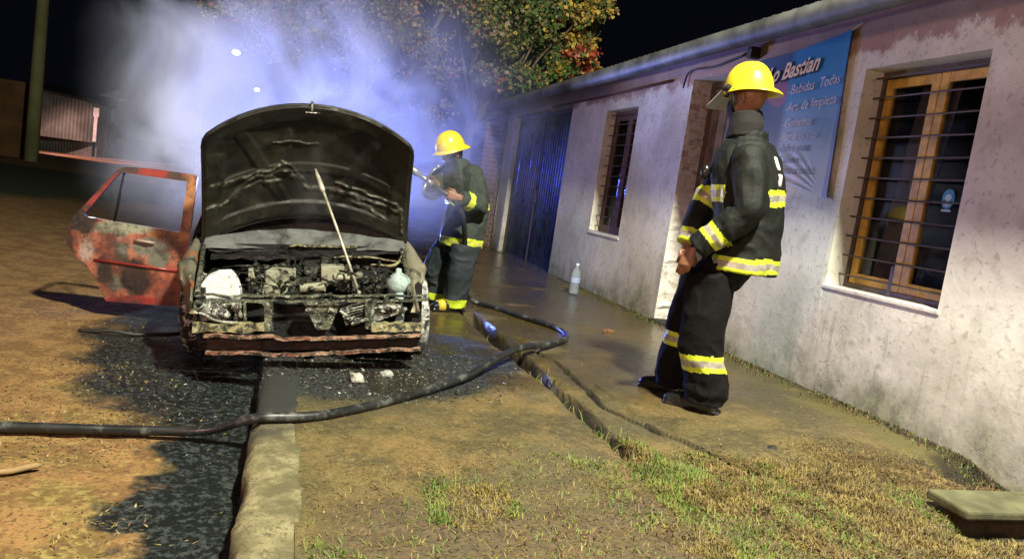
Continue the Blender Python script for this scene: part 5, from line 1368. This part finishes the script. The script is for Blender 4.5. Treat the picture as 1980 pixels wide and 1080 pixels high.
# two small white squares of back lettering
mb = MB()
for z, ex_ in ((1.665, .0), (1.575, .0)):
    rows = []
    for j in range(5):
        for i in range(6):
            zz = z - .034 + .068 * j / 4; q = -.045 + .09 * i / 5
            rows.append(Q(np.interp(zz, [1.5, 1.6, 1.7], [.232, .228, .18]), -.06 + q, zz) - e_ * (.5 * q * q * 16))
    mb.add(rows, [(j * 6 + i, j * 6 + i + 1, (j + 1) * 6 + i + 1, (j + 1) * 6 + i) for j in range(4) for i in range(5)])
p_ = mb.build('back_patch', simple('patch_white', (.8, .8, .8), .4), ff, True); sd = p_.modifiers.new('s', 'SOLIDIFY'); sd.thickness = .008; sd.offset = 0
# trousers
mb = MB()
ringtube(mb, [(Q(-.04, 0, .93), .14, .18), (Q(.0, 0, 1.02), .145, .19), (Q(.07, 0, 1.16), .14, .18)], f, l, 24)
for h_, k_, a_ in ((hn, kn, an), (hf, kf, af)):
    ringtube(mb, [(a_ - U * .015, .118, .11), (a_ + U * .1, .126, .115), (k_ - U * .12, .128, .12), (k_, .126, .12), (k_.lerp(h_, .5), .132, .122), (h_ - U * .03, .14, .122)], f, l, 20, 2.2)
bd = [(tuple(Q(an.dot(e_) - AX.dot(e_), -.10, .2)), tuple(Q(an.dot(e_) - AX.dot(e_) - .06, -.10, .8)), .26, .355, .17, []),
      (tuple(Q(-.185, .18, .2)), tuple(Q(-.17, .14, .8)), .345, .425, .15, [(tuple(kn - U * .1), .145), (tuple(kn - U * .2), .145)])]
fd2 = folds(8.1, .008, 1.2)
blob(mb, 'trousers', [TRN, LIME, SILV], ff, .0085, 3, lambda p: fd2(p) + .007 * math.sin(p.z * 55 + 4 * mn.noise(p * 5)) * (1 - sm(p.z, .30, .45)), bd)
boots(ff, [(an.x, an.y, .29), (af.x, af.y, .3)], [tuple(Q(-.16, -.06, .208)), tuple(Q(-.36, .25, .208))])
# balaclava pulled down at the front, collar and helmet
mb = MB()
ringtube(mb, [(HC - U * .24 - fh * .015, .10, .098), (HC - U * .17 - fh * .018, .098, .094), (HC - U * .13 - fh * .012, .092, .088), (HC - U * .10 - fh * .004, .090, .085)], fh, lh, 24, 2)
mb.sphere(HC - U * .065 + fh * .070, (.045, .058, .065), 14, 10)
blob(mb, 'balaclava', [BLK], ff, .006, 3, folds(1, .004))
hel = helmet(ff, HC + uh * .03, fh, lh, uh, .138, .118, .156, .052, .010, .014, (.12, 1.0, .75))
mb = MB(); mb.tube(smoothpts([HC + lh * .118 + uh * .02 + fh * .03, HC + lh * .10 - uh * .06 + fh * .05, HC - uh * .13 + fh * .08]), .010, 6); mb.build('chin_strap', BLK, ff, True)
mb = MB(); mb.sphere(Q(-.185, -.06, 1.575), (.028, .03, .045), 12, 8); mb.build('chest_radio', BOOT, ff, True)
for ch in list(ff.children): ch.location = -Rt

# ---------------------------------------------------------------- far firefighter
Rt2 = Vector((1.45, 6.6, .18))
fb = empty('person', Rt2, 'firefighter in grey-green coat bent over a hose nozzle beside the burnt car', 'person')
f = Vector((-.93, -.36, 0)).normalized(); l = Vector((.36, -.93, 0)).normalized()
nSh, nEl, nWr = V(1.46, 6.44, 1.41), V(1.53, 6.36, 1.14), V(1.34, 6.22, 1.195)
fSh, fEl, fWr = V(1.33, 6.78, 1.41), V(1.18, 6.72, 1.22), V(1.10, 6.42, 1.27)
hn, hf = V(1.50, 6.48, .82), V(1.42, 6.72, .82); kn, kf = V(1.47, 6.46, .50), V(1.30, 6.78, .50); an, af = V(1.47, 6.50, .24), V(1.36, 6.82, .25)
HC = V(1.275, 6.60, 1.585); fh = Vector((-.85, -.35, -.42)).normalized(); lh = Vector((.38, -.925, 0)).normalized(); uh = fh.cross(lh) * -1; uh = uh if uh.z > 0 else -uh
mb = MB(); head(mb, HC - uh * .02, fh, lh, uh)
tc = lambda z: V(np.interp(z, [.75, 1.1, 1.45], [1.47, 1.50, 1.40]), 6.6, z)
ringtube(mb, [(tc(.78), .10, .13), (tc(1.1), .10, .13), (tc(1.38), .09, .16), (V(1.35, 6.6, 1.47), .06, .06), (HC - uh * .06, .052, .052)], f, l)
for S_, E_, W_ in ((nSh, nEl, nWr), (fSh, fEl, fWr)): mb.tube([S_, E_, W_], [.05, .042, .028], 12)
for a, b, c_ in ((hn, kn, an), (hf, kf, af)): mb.tube([a, b, c_], [.07, .055, .045], 12)
hand(mb, nWr + V(-.02, .0, .0), V(-1, .1, .12), V(0, .05, 1), V(0, 1, -.1), (.7, .95, .7), 1.05)
hand(mb, V(1.145, 6.385, 1.285), V(-1, -.5, .05), V(.0, -.2, 1), V(.1, -1, -.1), (.6, .9, .7), 1.05)
blob(mb, 'body', [SKIN], fb, .0055, 2)
COATF = cloth('coat_grey_green', (.032, .043, .038), (.055, .068, .06), .75); TRF = cloth('trouser_grey', (.022, .030, .036), (.042, .052, .06), .75)
mb = MB()
ringtube(mb, [(tc(.745), .175, .21), (tc(.85), .18, .215), (tc(1.0), .175, .205), (tc(1.15), .175, .22), (tc(1.3), .175, .23), (tc(1.40), .155, .21), (V(1.38, 6.6, 1.49), .10, .12), (V(1.34, 6.6, 1.53), .085, .085)], f, l, 28, 2.3)
for S_, E_, W_ in ((nSh, nEl, nWr), (fSh, fEl, fWr)):
    P = smoothpts([S_, S_.lerp(E_, .5), E_, E_.lerp(W_, .5), W_], 5); k_ = len(P)
    mb.tube(P, [np.interp(i / (k_ - 1), [0, .15, .5, .75, 1], [.08, .10, .095, .078, .062]) for i in range(k_)], 16); mb.sphere(S_, (.095, .095, .085), 16, 10)
fd3 = folds(12.7, .010)
bands = [((1.48, 6.6, .7), (1.48, 6.6, 1.4), .07, .145, .33, []), ((1.48, 6.6, .7), (1.48, 6.6, 1.4), .415, .47, .35, [(tuple(nEl), .15), (tuple(nWr), .14)]), (tuple(nEl), tuple(nWr), .13, .2, .1, []), (tuple(fEl), tuple(fWr), .2, .28, .1, [])]
def coatw2(p):
    e = (p - nEl).length; return fd3(p) + (.012 * math.sin(p.z * 60 + p.x * 40 + 3 * mn.noise(p * 6)) * (1 - e / .22) if e < .22 else 0)
blob(mb, 'coat', [COATF, LIME, simple('band_straw', (.5, .5, .1), .5)], fb, .0095, 3, coatw2, bands)
mb = MB()
ringtube(mb, [(V(1.46, 6.6, .70), .14, .18), (tc(.8), .15, .19), (tc(.9), .15, .18)], f, l, 24)
for h_, k_, a_ in ((hn, kn, an), (hf, kf, af)):
    ringtube(mb, [(a_ - U * .03, .095, .09), (a_ + U * .1, .11, .10), (k_, .115, .105), (k_.lerp(h_, .5), .13, .115), (h_ - U * .03, .14, .12)], f, l, 20, 2.2)
fd4 = folds(17, .012)
blob(mb, 'trousers', [TRF, LIME, LIME], fb, .0095, 3, lambda p: fd4(p), [((an.x, an.y, .2), (kn.x, kn.y, .8), .03, .10, .14, []), ((af.x, af.y, .2), (kf.x, kf.y, .8), .03, .10, .14, [])])
boots(fb, [(an.x, an.y, .24), (af.x, af.y, .25)], [(an.x - .2, an.y - .06, .178), (af.x - .2, af.y - .04, .178)], cuff=simple('toe_yellow', (.6, .5, .05), .5))
helmet(fb, HC + uh * .03, fh, lh, uh, .138, .118, .145, .048, .03, .016, None)
mb = MB(); ringtube(mb, [(HC - uh * .15, .08, .075), (HC - uh * .08, .09, .078), (HC - uh * .02 - fh * .02, .088, .08)], fh, lh, 24, 2)
blob(mb, 'balaclava', [BLK], fb, .007, 3)
for ch in list(fb.children): ch.location = -Rt2
